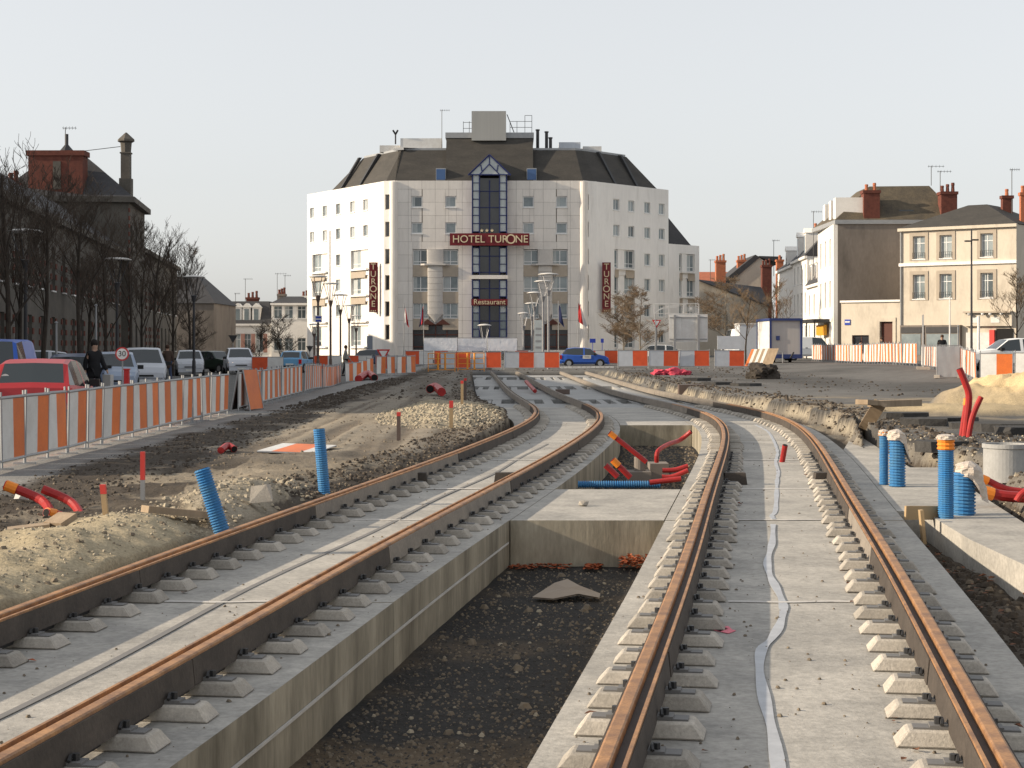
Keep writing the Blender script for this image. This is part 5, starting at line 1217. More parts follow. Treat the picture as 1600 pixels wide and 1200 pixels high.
def car(name, label, style, L, Wd, H, paint, x, y, rz, g=None, lit=False, cat='car', plate=None):
    S = STY[style]; r = thing(name, (x,y,gz(x,y) if g is None else g), label, cat, 'vehicles around the site', rz)
    m = mat('paint_'+paint[0], paint[1], None, rough=.35, spec=.35); hw = Wd/2; rings = []
    for s, t, b_ in zip(S['s'],S['top'],S['belt']):
        w_ = hw*(1-.16*abs(2*s-1)**5-(.02 if s in (0,1) else 0)); zt, zb = t*H, b_*H; gh = max(zt-zb,0); wr = w_*(.97-.22*min(1,gh/(.38*H))); xx = (s-.5)*L; zb0 = .17*H if .05 < s < .95 else .22*H
        rings.append([(xx,w_*.86,zb0),(xx,w_,zb0+.09*H),(xx,w_,zb*.92),(xx,w_*.97,zb),(xx,wr,zt-.05*gh),(xx,wr*.86,zt+.0),(xx,0,zt+.015)])
    n = len(rings[0]); body = MB(); glass = {'side_window':[MB(),MB()],'windscreen':[MB()],'rear_window':[MB()]}
    V_ = []
    for R_ in rings: V_ += R_+[(a,-b_,c) for a,b_,c in R_[::-1][1:]]
    m2 = 2*n-1; fs = []
    for i in range(len(rings)-1):
        for j in range(m2-1):
            q = (i*m2+j,(i+1)*m2+j,(i+1)*m2+j+1,i*m2+j+1); jj = min(j, m2-2-j)
            side = jj == 3 and S['rear'][1]-1 <= i < S['wind'][1] and i not in S['pill'][:1]
            if side and style == 'van' and i < S['pill'][1]: side = False
            if side: glass['side_window'][0 if j < n-1 else 1].add([V_[k] for k in q],[(0,1,2,3)])
            elif jj >= 5 and i == S['wind'][0]: glass['windscreen'][0].add([V_[k] for k in q],[(0,1,2,3)])
            elif jj >= 5 and i == S['rear'][0]: glass['rear_window'][0].add([V_[k] for k in q],[(0,1,2,3)])
            else: fs.append(q)
    fs += [tuple(range(m2-1,-1,-1)), tuple((len(rings)-1)*m2+k for k in range(m2))]
    for i in range(len(rings)-1): fs.append((i*m2,i*m2+m2-1,(i+1)*m2+m2-1,(i+1)*m2))
    body.add(V_, fs); bo = body.build('body', m, r, smooth=False)
    for nm, l in glass.items():
        for b in l:
            if b.f: b.build(nm, M_glass, r)
    for s in (.175,.815):
        for sd in (-1,1):
            wx, wy, R_ = (s-.5)*L, sd*(hw-.085), .205*H if style != 'van' else .18*H
            MB().tube([(wx,wy-sd*.05,R_*1.0),(wx,wy+sd*.088,R_*1.0)],R_*1.13,18).build('wheel_arch', M_black, r)
            wh = MB().tube([(wx,wy-sd*.1,R_),(wx,wy+sd*.07,R_),(wx,wy+sd*.095,R_)],[R_,R_,R_*.9],18).build('wheel', M_tyre, r)
            MB().tube([(wx,wy+sd*.096,R_),(wx,wy+sd*.105,R_)],R_*.62,12).build('rim', M_rim, wh)
    for sd in (-1,1):
        zl = S['belt'][-2]*H*.98
        b = MB(); b.hexa([(L*.452,sd*hw*.58,zl-.02),(L*.485,sd*hw*.58,zl-.06),(L*.47,sd*hw*.88,zl-.06),(L*.43,sd*hw*.9,zl-.02),(L*.452,sd*hw*.58,zl+.14),(L*.478,sd*hw*.58,zl+.10),(L*.455,sd*hw*.9,zl+.10),(L*.425,sd*hw*.905,zl+.14)])
        b.build('headlight', mat('lit_headlight',(1,.8,.6),None,emit=((1,.62,.3),9)) if (lit and sd < 0) else mat('headlight_glass',(.5,.52,.54),None,rough=.15,spec=.8), r)
        b = MB(); b.box(-L*.503,-L*.47,min(sd*hw*.72,sd*hw*.93),max(sd*hw*.72,sd*hw*.93),.42*H,.62*H); b.build('tail_light', mat('tail_light_red',(.5,.02,.02),None,rough=.2), r)
        MB().box(L*(S['s'][8]-.5)-.28,L*(S['s'][8]-.5)-.12,min(sd*hw*.95,sd*(hw+.16)),max(sd*hw*.95,sd*(hw+.16)),S['belt'][8]*H-.02,S['belt'][8]*H+.12).build('mirror', M_black, r)
        MB().box(-.12*L+.1,-.12*L+.28,min(sd*hw*.99,sd*(hw+.015)),max(sd*hw*.99,sd*(hw+.015)),.52*H,.55*H).build('door_handle', M_black, r)
    MB().box(L*.46,L*.512,-hw*.84,hw*.84,.15*H,.27*H).build('front_bumper', M_black if style == 'estate' else m, r)
    MB().box(L*.487,L*.506,-hw*.4,hw*.4,.335*H,.375*H).build('grille', M_black, r)
    MB().box(-L*.515,-L*.46,-hw*.86,hw*.86,.19*H,.34*H).build('rear_bumper', M_black if paint[0] in ('light_blue','red') else m, r)
    MB().box(L*.513,L*.517,-.26,.26,.2*H,.265*H).build('number_plate', M_plate, r)
    pr = MB().box(-L*.522,-L*.5155,-.26,.26,.36*H,.435*H).build('number_plate', M_plate, r)
    if plate: ptext(plate, .1, lambda t,nn,z: (r.location.x-L*.5235-nn, r.location.y-t, r.location.z+z), 0, 0, .398*H, M_black, 'plate_lettering', r, extrude=.001, parent=pr)
    return r
RED, BLUE, SIL, GRN, LBL, WHT, DBL = ('red',(.33,.025,.03)),('bright_blue',(.03,.10,.42)),('silver',(.50,.52,.56)),('dark_green',(.02,.035,.025)),('light_blue',(.13,.32,.52)),('white',(.75,.75,.74)),('dark_blue',(.05,.07,.13))
def carpx(px, d): return XD(px,d), d
HD = math.atan2(1,-.117)
c1 = car('parked_car','red hatchback seen from behind, parked beyond the near left barriers','hatch',3.45,1.63,1.42,RED,*carpx(70,33),HD,g=-.16,plate='BP-503')
b = MB(); b.tube([(-1.585,-.05,.86),(-1.55,.05,.93),(-1.56,.42,.93)],.012,5); b.build('rear_wiper', M_black, c1)
b = poly_plate([(.09*math.cos(a),1.06+.09*math.sin(a)) for a in np.linspace(0,2*PI,17)[:-1]],-.004,0).build('sticker', M_white, c1); b.rotation_euler = (0,0,PI/2); b.location = (-1.46,.5,0)
b.rotation_euler = (0,0,-PI/2)
car('parked_van','bright blue van cut by the left edge of the view','van',4.2,1.75,1.85,BLUE,XD(-6,42),42,HD+PI,cat='van')
car('parked_car','silver hatchback behind the red car, only its roof and windows showing','hatch',4.1,1.72,1.55,SIL,*carpx(80,60),.3)
car('parked_car','dark blue car behind the red car and left of the man in black','estate',4.4,1.72,1.45,DBL,*carpx(122,56),HD)
car('parked_car','silver blue car facing us behind the speed limit sign','hatch',4.0,1.7,1.5,('silver_blue',(.30,.36,.46)),*carpx(178,58),HD+PI+.1)
car('parked_car','silver people carrier facing us right of the speed limit sign','mpv',4.2,1.75,1.65,SIL,*carpx(224,66),HD+PI+.12)
car('moving_car','small silver hatchback facing us between the tree trunks','hatch',3.7,1.68,1.52,SIL,*carpx(296,100),HD+PI+.1)
car('moving_car','dark green estate car half hidden by the silver people carrier','estate',4.5,1.7,1.45,GRN,*carpx(338,112),HD+PI+.7)
car('moving_car','silver people carrier with its headlight on, facing us','mpv',4.45,1.8,1.66,('pale_silver',(.58,.60,.64)),*carpx(373,106),HD+PI+.12,lit=True)
car('moving_car','light blue hatchback seen from behind beyond the left barriers','hatch',3.8,1.67,1.46,LBL,*carpx(463,112),PI/2-.1)
c2 = car('moving_car','bright blue hatchback with white door sign crossing before the hotel','hatch',3.55,1.63,1.42,BLUE,XD(913,122),122,0,g=-.12)
ds = MB().box(-.15,.45,-.835,-.823,.62,.88).build('door_sign', M_white, c2); MB().box(-.02,.32,-.839,-.8355,.72,.79).build('sign_lettering', M_galv, ds)
car('parked_car','white car behind the billboard, only its roof showing','hatch',4.0,1.7,1.5,WHT,*carpx(1040,142),0)
car('parked_car','dark car behind the far barriers at the hotel corner','hatch',4.0,1.7,1.45,DBL,*carpx(590,140),0)
car('delivery_van','tall white van behind the grey container','van',5.6,2.0,2.6,WHT,*carpx(1158,140),PI/2+.2,cat='van')
car('delivery_van','white van behind the right end of the site cabin','van',4.4,1.8,1.9,WHT,*carpx(1262,134),0.1,cat='van')
car('parked_car','white estate car behind the striped barriers at the right edge','estate',4.7,1.78,1.5,WHT,*carpx(1580,76),PI+.05,g=.32)

# ================================================================ PEOPLE
def person(label, x, y, h, rz, top, legs, hair, coat_len=.55, stride=.18, bag=None, arms=(.1,-.1)):
    r = thing('person', (x,y,gz(x,y)), label, 'person', None, rz); k = h/1.75
    def skin(name, V_, E_, R_, m, root_i=0):
        me = bpy.data.meshes.new(name); me.from_pydata([tuple(c*k for c in v) for v in V_],E_,[]); me.materials.append(m)
        o = bpy.data.objects.new(name, me); COL.objects.link(o); o.parent = r
        md = o.modifiers.new('Skin','SKIN'); md.use_smooth_shade = True
        for i, q in enumerate(R_): me.skin_vertices[0].data[i].radius = (q[0]*k,q[1]*k)
        me.skin_vertices[0].data[root_i].use_root = True
        s = o.modifiers.new('Subsurf','SUBSURF'); s.levels = 1; s.render_levels = 2; return o
    st = stride
    V_ = [(0,0,.93),(0,0,1.15),(0,0,1.38),(.01,0,1.50),(.03,0,1.60),(.03,0,1.71),
          (0,.19,1.40),(arms[0],.23,1.14),(arms[0]*2+.08,.22,.92),(arms[0]*2+.12,.22,.83),(0,-.19,1.40),(arms[1],-.23,1.14),(arms[1]*2+.08,-.22,.92),(arms[1]*2+.12,-.22,.83),
          (0,.09,.88),(st*.55,.10,.48),(st,.10,.07),(st+.14,.10,.04),(0,-.09,.88),(-st*.35,-.10,.48),(-st,-.10,.09),(-st+.14,-.10,.04)]
    E_ = [(0,1),(1,2),(2,3),(3,4),(4,5),(2,6),(6,7),(7,8),(8,9),(2,10),(10,11),(11,12),(12,13),(0,14),(14,15),(15,16),(16,17),(0,18),(18,19),(19,20),(20,21)]
    R_ = [(.13,.16),(.11,.14),(.11,.16),(.055,.055),(.10,.085),(.085,.075),(.055,.055),(.042,.042),(.03,.03),(.035,.02),(.055,.055),(.042,.042),(.03,.03),(.035,.02),(.08,.08),(.055,.055),(.038,.04),(.035,.03),(.08,.08),(.055,.055),(.038,.04),(.035,.03)]
    skin('body', V_, E_, R_, M_skin)
    ci_ = [0,1,2,6,7,8,10,11,12]; vv = [V_[i] for i in ci_]+[(0,0,.93-coat_len*.35),(.005,0,1.50)]
    skin('coat', vv, [(0,1),(1,2),(2,3),(3,4),(4,5),(2,6),(6,7),(7,8),(0,9),(2,10)], [(.16,.20),(.14,.175),(.145,.19),(.085,.085),(.07,.07),(.055,.055),(.085,.085),(.07,.07),(.055,.055),(.15,.19),(.075,.075)], top)
    vv = [V_[0]]+[V_[i] for i in (14,15,16,18,19,20)]
    skin('trousers', vv, [(0,1),(1,2),(2,3),(0,4),(4,5),(5,6)], [(.14,.17),(.10,.10),(.078,.078),(.062,.062),(.10,.10),(.078,.078),(.062,.062)], legs)
    b = MB(); b.lathe([(.085*k,1.60*k),(.105*k,1.67*k),(.10*k,1.73*k),(.06*k,1.785*k),(.01,1.80*k)],10,(.012*k,0,0)); b.build('hair', hair, r, smooth=True)
    for s in (1,-1):
        q = V_[16 if s > 0 else 20]; b = MB(); b.box((q[0]-.06)*k,(q[0]+.2)*k,(q[1]-.045)*k,(q[1]+.045)*k,0 if s > 0 else .01,.09*k); b.build('shoe', M_black, r)
    if bag:
        q = V_[9]; b = MB(); b.box((q[0]-.16)*k,(q[0]+.16)*k,(q[1]-.06)*k,(q[1]+.06)*k,(q[2]-.42)*k,(q[2]-.02)*k); b.build('bag', bag, r)
    return r
ck, cbk, cg_, jn = flat('black_cloth',(.015,.015,.017),.9), flat('brown_coat',(.07,.045,.035),.9), flat('grey_coat',(.27,.26,.24),.9), flat('blue_jeans',(.05,.07,.13),.9)
hb, hd = flat('brown_hair',(.07,.04,.025),.8), flat('dark_hair',(.02,.016,.014),.8)
person('man in black coat walking behind the red car', XD(147,49),49,1.85,-.6,ck,ck,hd,bag=flat('light_bag',(.55,.53,.50),.7))
person('person in long brown coat walking between the tree trunks', XD(262,82),82,1.78,2.2,cbk,jn,hb,.9)
person('person in beige jacket beside the one in the brown coat', XD(247,86),86,1.72,2.0,flat('beige_coat',(.30,.25,.20),.9),cbk,hb)
person('person in grey coat walking past the far barriers', XD(540,98),98,1.78,.1,cg_,ck,hb,.75)
person('person in black walking toward the brown door', XD(1378,116),116,1.78,2.9,ck,ck,hb)
person('dark clothed person before the annex window', XD(1344,118),118,1.55,0,ck,ck,hd)
person('man in black jacket and scarf facing us before the shop window', XD(1472,100),100,1.75,-PI/2,ck,jn,hb,stride=.08)

# ================================================================ SITE CLUTTER
def ridged(p0, p1, r, pitch, amp, n=14):
    p0, p1 = Vector(p0), Vector(p1); L = (p1-p0).length; k = max(4,int(L/pitch)*4); pts, rad = [], []
    for i in range(k+1):
        pts.append(p0.lerp(p1,i/k)); rad.append(r+(amp if (i % 4) in (1,2) else -amp))
    return MB().tube(pts, rad, n)
def hollow(b, p, q, r, n=14):     # dark mouth of a pipe
    p, q = Vector(p), Vector(q); d = (q-p).normalized(); b.tube([q-d*.004,q+d*.002], r*.86, n); return b
def pipe(label, p0, p1, r, m, pitch=.02, amp=.004, cap=None, group='blue conduit ends', bag=None, cat='pipe', name='conduit'):
    o = thing(name, tuple(p0), label, cat, group)
    ridged(p0,p1,r,pitch,amp).build('pipe', m, root=o)
    if cap: q = Vector(p1); d = (q-Vector(p0)).normalized(); ridged(q-d*.005,q+d*cap,r*1.1,.03,.004).build('sleeve', M_orpipe, root=o)
    else: hollow(MB(),p0,p1,r).build('mouth', M_dark, root=o)
    return o
def baghood(label, c, r, h, lean, seed, tail=0):
    rs = random.Random(seed); b = MB(); n, k = 16, 7
    for i in range(k+1):
        t = i/k
        for j in range(n):
            a = 2*PI*j/n; q = r*(1.12+.25*(1-t)*rs.random()+.10*math.sin(j*3+i)) * (1 if t < .8 else (1-t)*4.2+.15)
            dz = tail*max(0,math.cos(a+lean))**2*(1-t)
            b.v.append((c[0]+q*math.cos(a)*(1+.5*tail*max(0,math.cos(a+lean))*(1-t)), c[1]+q*math.sin(a), c[2]-h*(1-t)+.12*h*t-dz))
    for i in range(k):
        for j in range(n): b.f.append((i*n+j,i*n+(j+1)%n,(i+1)*n+(j+1)%n,(i+1)*n+j)); b.mi.append(0)
    b.f.append(tuple(k*n+j for j in range(n))); b.mi.append(0)
    return single('plastic_bag', b, M_bag, (c[0],c[1],c[2]-h), label, 'bag', 'bags tied over pipe ends')
def up(px, py, z, h): x, y = W(px,py,z); return (x,y,z), (x,y,z+h)
# right, far pair
a, b_ = up(1381,757,ZS,.62); pipe('thin blue pipe with orange sleeve, left of the far pair on the right', a, b_, .056, M_bluepipe, cap=.06); baghood('small bag over the thin far blue pipe', (b_[0],b_[1],b_[2]+.07), .055, .07, 0, 1)
a, b_ = up(1402,760,ZS,.64); pipe('thick ribbed blue pipe, right of the far pair on the right', a, b_, .098, M_bluepipe, .035, .007); baghood('large beige bag hanging over the thick far blue pipe', (b_[0],b_[1],b_[2]+.06), .10, .12, 0, 2, tail=.30)
# right, near pair, in the earth pocket
a, b_ = up(1478,852,-.50,.98); pipe('tall blue pipe with orange sleeve beside the earth pocket', a, b_, .078, M_bluepipe, .022, .004, cap=.11); baghood('white bag end on top of the tall blue pipe', (b_[0],b_[1],b_[2]+.15), .078, .05, 0, 3)
a, b_ = up(1506,846,-.50,.72); pipe('thick ribbed blue pipe in front of the earth pocket', a, b_, .115, M_bluepipe, .036, .008); baghood('pale bag slumped over the thick near blue pipe', (b_[0]+.06,b_[1],b_[2]+.10), .12, .14, .4, 4, tail=.28)
# left pair
x, y = W(350,826,0.0); q = W(316,733,.0); pipe('leaning blue pipe stuck in the earth beside the left rail', (x,y,-.08), (x-.19,y+.02,.50), .066, M_bluepipe, .022, .005)
x, y = W(507,758,0.0); pipe('upright blue pipe beside the left rail, behind the leaning one', (x,y,-.1), (x-.06,y,.62), .064, M_bluepipe, .024, .003)
pipe('short blue ribbed pipe lying along the near edge of the far pit', (*W(903,757,-.30),-.30), (W(1032,757,-.30)[0],W(903,757,-.30)[1],-.30), .045, M_bluepipe, .03, .006)
# red ducts
def duct(label, pts, r=.045, sleeve=None, group='red ducts'):
    o = thing('red_duct', tuple(pts[0]), label, 'duct', group); P = dens([tuple(p) for p in pts],5) if len(pts) > 2 else pts
    MB().tube(P, r, 10).build('pipe', M_redpipe, root=o)
    p, q = Vector(P[-2]), Vector(P[-1]); hollow(MB(),p,q,r).build('mouth', M_dark, root=o)
    if sleeve: e = q-(q-p).normalized()*.12; MB().tube([e,q-(q-p).normalized()*.01], r*1.18, 10).build('sleeve', M_orpipe, root=o)
d0 = 26.5
def Pt(px, py, d): return (XD(px,d), d, ZD(py,d))
duct('tallest red duct of the upright bundle on the right', [Pt(1505,710,d0),Pt(1510,660,d0),Pt(1514,620,d0),Pt(1508,598,d0),Pt(1499,576,d0)], .055)
duct('forked red duct of the upright bundle, bent to the right', [Pt(1512,712,d0-.2),Pt(1514,680,d0-.2),Pt(1520,650,d0-.2),Pt(1533,620,d0-.2)], .045)
duct('red duct behind the fork of the upright bundle', [Pt(1500,705,d0+.2),Pt(1506,660,d0+.2),Pt(1512,622,d0+.2)], .05, True)
dl = 18.3
duct('upper red duct of the cluster at the right edge', [Pt(1620,770,dl),Pt(1575,765,dl),Pt(1545,752,dl),Pt(1528,745,dl)], .04, True)
duct('thick red duct at the right edge, below the bag', [Pt(1620,778,dl-.2),Pt(1580,776,dl-.2),Pt(1552,772,dl-.2),Pt(1535,768,dl-.2)], .06, True)
duct('lower red duct curling at the right edge', [Pt(1625,755,dl-.5),Pt(1608,765,dl-.5),Pt(1596,772,dl-.5),Pt(1588,783,dl-.5)], .035)
duct('large red duct end lying on the asphalt at the right edge', [Pt(1640,672,28),Pt(1600,671,28),Pt(1582,670,28)], .08)
duct('left one of two red ducts poking from the mud on the left', [(*W(82,806,-.05),-.08),(*W(66,790,0.0),.05),(W(52,770,0)[0]+.12,W(66,790)[1],.20)], .045, True)
duct('right one of two red ducts poking from the mud on the left', [(*W(128,802,-.05),-.08),(*W(110,790,.0),.04),(W(92,775)[0]+.12,W(110,790)[1],.16)], .042)
duct('dark red duct end at the foot of the two mud ducts', [(*W(96,806,0),0),(*W(84,803,0.02),.02),(*W(72,801,.04),.04)], .04, True)
duct('short red stub leaning on the right track slab', [(*W(1222,722,ZS),ZS),(W(1222,722,ZS)[0]+.03,W(1222,722,ZS)[1]-.1,ZS+.26)], .042)
pz = PITZ+.05
duct('long red duct leaning over the far pit edge at left', [Pt(1010,722,24),Pt(985,702,24),Pt(952,676,24)], .036, True)
duct('curved red duct climbing the far pit wall on the right', [Pt(1026,722,26),Pt(1028,705,26),Pt(1045,694,26.5),Pt(1062,688,27),Pt(1080,674,27)], .036)
duct('red duct with orange sleeve leaning in the left corner of the far pit', [Pt(985,746,22.5),Pt(970,731,22.5),Pt(957,718,22.5)], .04, True)
duct('upper red duct lying at the right side of the far pit', [Pt(1075,728,23.5),Pt(1055,734,23.5),Pt(1035,735,23.5)], .034)
duct('lower red duct lying at the right side of the far pit', [Pt(1075,735,23),Pt(1050,745,23),Pt(1034,745,23)], .034)
duct('red duct along the near edge of the far pit', [Pt(1064,748,21.5),Pt(1040,751,21.5),Pt(1015,754,21.5)], .034)
duct('dark red duct end in the shaded corner of the far pit', [Pt(965,745,22),Pt(955,735,22),Pt(946,727,22)], .04)
duct('thin red bar lying across the far left track slab', [(*W(836,612,ZS+.1),ZS+.12),(*W(822,604,ZS+.1),ZS+.3)], .07)
duct('red duct offcut lying on the far dirt strip', [(*W(690,614,.12),.15),(*W(680,611,.12),.25),(*W(672,612,.12),.2)], .13)
duct('short red duct offcut on the mud near the barriers', [(*W(345,706,.03),.05),(*W(356,703,.03),.09),(*W(366,704,.03),.05)], .05)
duct('red hose heap below the short barrier row', [(*W(560,592,.1),.1),(*W(575,588,.1),.22),(*W(585,591,.1),.12)], .16)
# concrete chamber in the far pit, grey well ring on the right
x, y = W(1000,752,-.60); r = thing('concrete_chamber', (x,y,PITZ), 'grey concrete cable chamber with round neck in the far pit', 'chamber')
MB().box(x-.22,x+.16,y-.2,y+.3,PITZ-.02,-.44).build('box', M_gable, root=r); MB().lathe([(.09,-.45),(.09,-.22),(.07,-.22),(.07,-.35)],16,(x,y+.05,0)).build('neck', M_gable, root=r); MB().box(x+.2,x+.5,y+.5,y+1.0,PITZ-.02,-.36).build('box', M_gable, root=r)
x, y = W(1572,752,-.12); b = MB(); b.lathe([(.27,0),(.27,.40),(.285,.41),(.285,.46),(.25,.46),(.24,.2)],40,(x,y,-.12)); single('well_ring', b, M_concg, (x,y,-.12), 'grey concrete well ring behind the red ducts at the right edge', 'well ring', smooth=False)
# stakes
def stake(label, px, py, z, h, m, w_=.022, tip=.07, lean=(0,0)):
    x, y = W(px,py,z); z = gz(x,y)-.04; o = thing('survey_stake', (x,y,z), label, 'stake', 'survey stakes')
    p = lambda t, s: [(x+lean[0]*t+a*s,y+lean[1]*t+b_*s,z+(h+.04)*t) for a,b_ in ((-w_,-w_),(w_,-w_),(w_,w_),(-w_,w_))]
    t = 1-tip/h; MB().hexa(p(0,1)+p(t,1)).build('shaft', m, root=o); MB().hexa(p(t,1.06)+p(1,1.06)).build('red_tip', M_redtip, root=o)
stake('steel stake with red top on the left mud, before the barriers',223,780,0,.50,M_galv,.02,.26)
stake('wooden stake with red tip beside the sandy mound',166,817,0,.27,M_stake,.022,.07,(-.03,0))
stake('dark stake with red top on the tan dirt strip',623,688,0,.46,M_pole,.03,.06)
stake('wooden stake with bright red top on the gravel pile',705,660,.1,.52,M_stake,.035,.12)
stake('thin wooden stake at the right of the gravel pile',722,640,.1,.55,M_stake,.03,.06)
stake('dark stake at the far end of the gravel pile',727,622,.1,.62,M_pole,.035,.06)
# timber and boards
def board(label, p0, p1, w_, h, m, name='timber_board', cat='board', roll=0.0, group='loose boards'):
    p0, p1 = Vector(p0), Vector(p1); d = (p1-p0).normalized(); sde = d.cross(Vector((0,0,1))).normalized(); upv = sde.cross(d)
    s2 = sde*math.cos(roll)+upv*math.sin(roll); u2 = upv*math.cos(roll)-sde*math.sin(roll); b = MB()
    c = [p0-s2*w_/2, p1-s2*w_/2, p1+s2*w_/2, p0+s2*w_/2]; b.hexa([tuple(q) for q in c]+[tuple(q+u2*h) for q in c]); z = min(v[2] for v in b.v)
    return single(name, b, m, (p0.x,p0.y,z), label, cat, group)
def G(px, py, dz=.0):
    x, y = W(px,py,0.05); return (x,y,gz(x,y)+dz)
board('flat weathered board on the earth left of the sandy mound', G(12,828,.03), G(78,826,.04), .22, .04, M_wood)
board('thicker board end beside the flat board on the left', G(84,826,.03), G(108,823,.08), .2, .05, M_wood)
board('long timber lying at the foot of the rubble heap', G(226,806,.02), G(330,798,.04), .14, .06, M_wood)
board('raking plank of the timber trestle on the right bank', (*W(1345,676,-.15),-.2), (XD(1372,30.5),30.4,ZD(632,30.5)), .24, .07, M_wood, roll=.5, group='timber trestle')
board('short top plank of the timber trestle on the right bank', Pt(1346,632,30.2), Pt(1372,634,30.6), .26, .09, M_wood, group='timber trestle')
board('long horizontal beam of the timber trestle on the right bank', Pt(1366,636,30.6), Pt(1430,634,31.5), .3, .12, M_wood, group='timber trestle')
board('dark upright board under the timber trestle beam', Pt(1376,672,30.9), Pt(1376,640,30.9), .3, .04, M_pole, group='timber trestle')
board('formwork plank set against the slab beside the blue pipes', Pt(1414,812,16.9), Pt(1475,812,17.1), .03, .14, M_stake, group='formwork')
board('formwork peg before the blue pipes', Pt(1441,850,16.6), Pt(1436,797,16.6), .09, .035, M_stake, name='formwork_peg', group='formwork')
board('dark timber block on the far right track slab edge', (*W(1060,612,-.1),-.2), (*W(1100,612,-.1),-.2), .5, .35, M_pole)
board('small dark timber block on the far slab between the tracks', (*W(868,616,ZS),ZS), (*W(890,616,ZS),ZS), .5, .18, M_pole)
# fallen striped sheets
def sheet_lying(label, c, ang, L, wd, n, tilt, ms, name='fallen_barrier_sheet'):
    o = thing(name, c, label, 'barrier sheet', None, ang); o.rotation_euler = (tilt,0.04,ang)
    for i in range(n):
        b = MB(); a0, a1 = -L/2+L*i/n, -L/2+L*(i+1)/n; b.hexa([(a0,-wd/2,0),(a1,-wd/2,0),(a1+.25,wd/2,0),(a0+.25,wd/2,0),(a0,-wd/2,.015),(a1,-wd/2,.015),(a1+.25,wd/2,.015),(a0+.25,wd/2,.015)]); b.build('panel', ms[i % len(ms)], o)
    for y in (-wd/2,wd/2): MB().tube([(-L/2+(.25 if y > 0 else 0),y,.0),(L/2+(.25 if y > 0 else 0),y,.0)],.016,5).build('edge_tube', M_galv, o)
x, y = W(452,699,.05); sheet_lying('orange and white barrier sheet lying flat on the dirt', (x,y,gz(x,y)+.035), .05, .80, 1.3, 4, .03, [M_white,M_orange,M_orange,M_white])
x, y = W(480,776,.0); o = thing('corrugated_sheet', (x,y,gz(x,y)+.10), 'pale corrugated sheet lying beside the left rail', 'sheet'); b = MB()
for i in range(25): b.v += [(-.62+i*.05,-.32,.0 if i%2 else .028),(-.62+i*.05,.32,.0 if i%2 else .028)]
b.f = [(2*i,2*i+2,2*i+3,2*i+1) for i in range(24)]; b.mi = [0]*24
b.build('panel', M_grey, o); MB().box(-.63,.6,-.36,-.325,-.01,.045).build('edge_bar', M_galv, o)
# rail joint blocks
for px, py, lab in ((650,757,'dark block beside the outer left rail at the slab joint'),(790,757,'dark block beside the left track inner rail at the slab joint'),(1148,757,'dark block beside the right track inner rail at the slab joint'),(1290,757,'dark block beside the outermost right rail at the slab joint')):
    x, y = W(px,py,ZS); b = MB(); b.hexa([(x-.15,y-.08,ZS+.002),(x+.15,y-.08,ZS+.002),(x+.15,y+.12,ZS+.002),(x-.15,y+.12,ZS+.002),(x-.13,y-.06,ZS+.15),(x+.13,y-.06,ZS+.15),(x+.13,y+.1,ZS+.15),(x-.13,y+.1,ZS+.15)]); single('joint_block', b, M_jacket, (x,y,ZS), lab, 'block', 'rail joint blocks')
# cardboard in the near pit
x, y = W(885,938,PITZ); b = MB(); rs = random.Random(4)
pts = [(-.30,-.05),(-.12,-.12),(.10,-.06),(.28,-.08),(.30,.05),(.12,.10),(.02,.24),(-.10,.16),(-.22,.08)]
zz = [.02,.02,.05,.02,.03,.09,.12,.10,.04]; b.add([(x,y+.05,PITZ+.10)]+[(x+a,y+c*1.4,PITZ+.02+z) for (a,c),z in zip(pts,zz)],[(0,i+1,(i+1)%9+1) for i in range(9)]); b2 = [(v[0],v[1],v[2]-.012) for v in b.v]
b.add(b2,[(0,(i+1)%9+1,i+1) for i in range(9)]); single('cardboard_sheet', b, flat('wet_cardboard',(.34,.28,.22),.9), (x,y,PITZ), 'crumpled piece of cardboard on the floor of the near pit', 'cardboard')
b = MB(); c = W(408,790,0.0); b.hexa([(c[0]-.1,c[1]-.08,.03),(c[0]+.12,c[1]-.08,.05),(c[0]+.1,c[1]+.1,.05),(c[0]-.1,c[1]+.1,.03),(c[0]-.09,c[1]-.05,.19),(c[0]+.06,c[1]-.07,.21),(c[0]+.08,c[1]+.07,.2),(c[0]-.07,c[1]+.08,.17)]); single('stone_block', b, M_block, (c[0],c[1],.03), 'pale broken stone block at the right of the rubble heap', 'stone')
b = MB(); c = W(912,791,ZS); b.blob((c[0],c[1],ZS+.035),.055,5); single('loose_stone', b, M_block, (c[0],c[1],ZS), 'single pale stone on the slab bridge between the two pits', 'stone')
c = W(1192,592,.1); b = MB(); b.blob((c[0],c[1],.30),.72,9,flat=.7,sub=4); single('earth_clod', b, mat('dark_earth',(.06,.05,.04),(.035,.03,.025),3,.95,bump=.05,bscale=6), (c[0],c[1],.1), 'big dark clod of earth on the asphalt right of the far tracks', 'clod')
c = W(1048,586,.1); b = MB(); b.blob((c[0]-.5,c[1],.2),.4,2,flat=.5,sub=3); b.blob((c[0]+.1,c[1],.22),.45,3,flat=.55,sub=3); b.blob((c[0]+.6,c[1],.18),.35,4,flat=.5,sub=3)
single('netting_heap', b, flat('pink_netting',(.55,.07,.11),.9), (c[0],c[1],.1), 'bright pink heap of netting below the billboard', 'netting')
x, y = W(35,783,0); b = MB(); b.blob((x,y,gz(x,y)+.06),.09,8,flat=.8); single('paper_scrap', b, M_white, (x,y,gz(x,y)), 'crumpled white paper beside the mud ducts', 'paper')
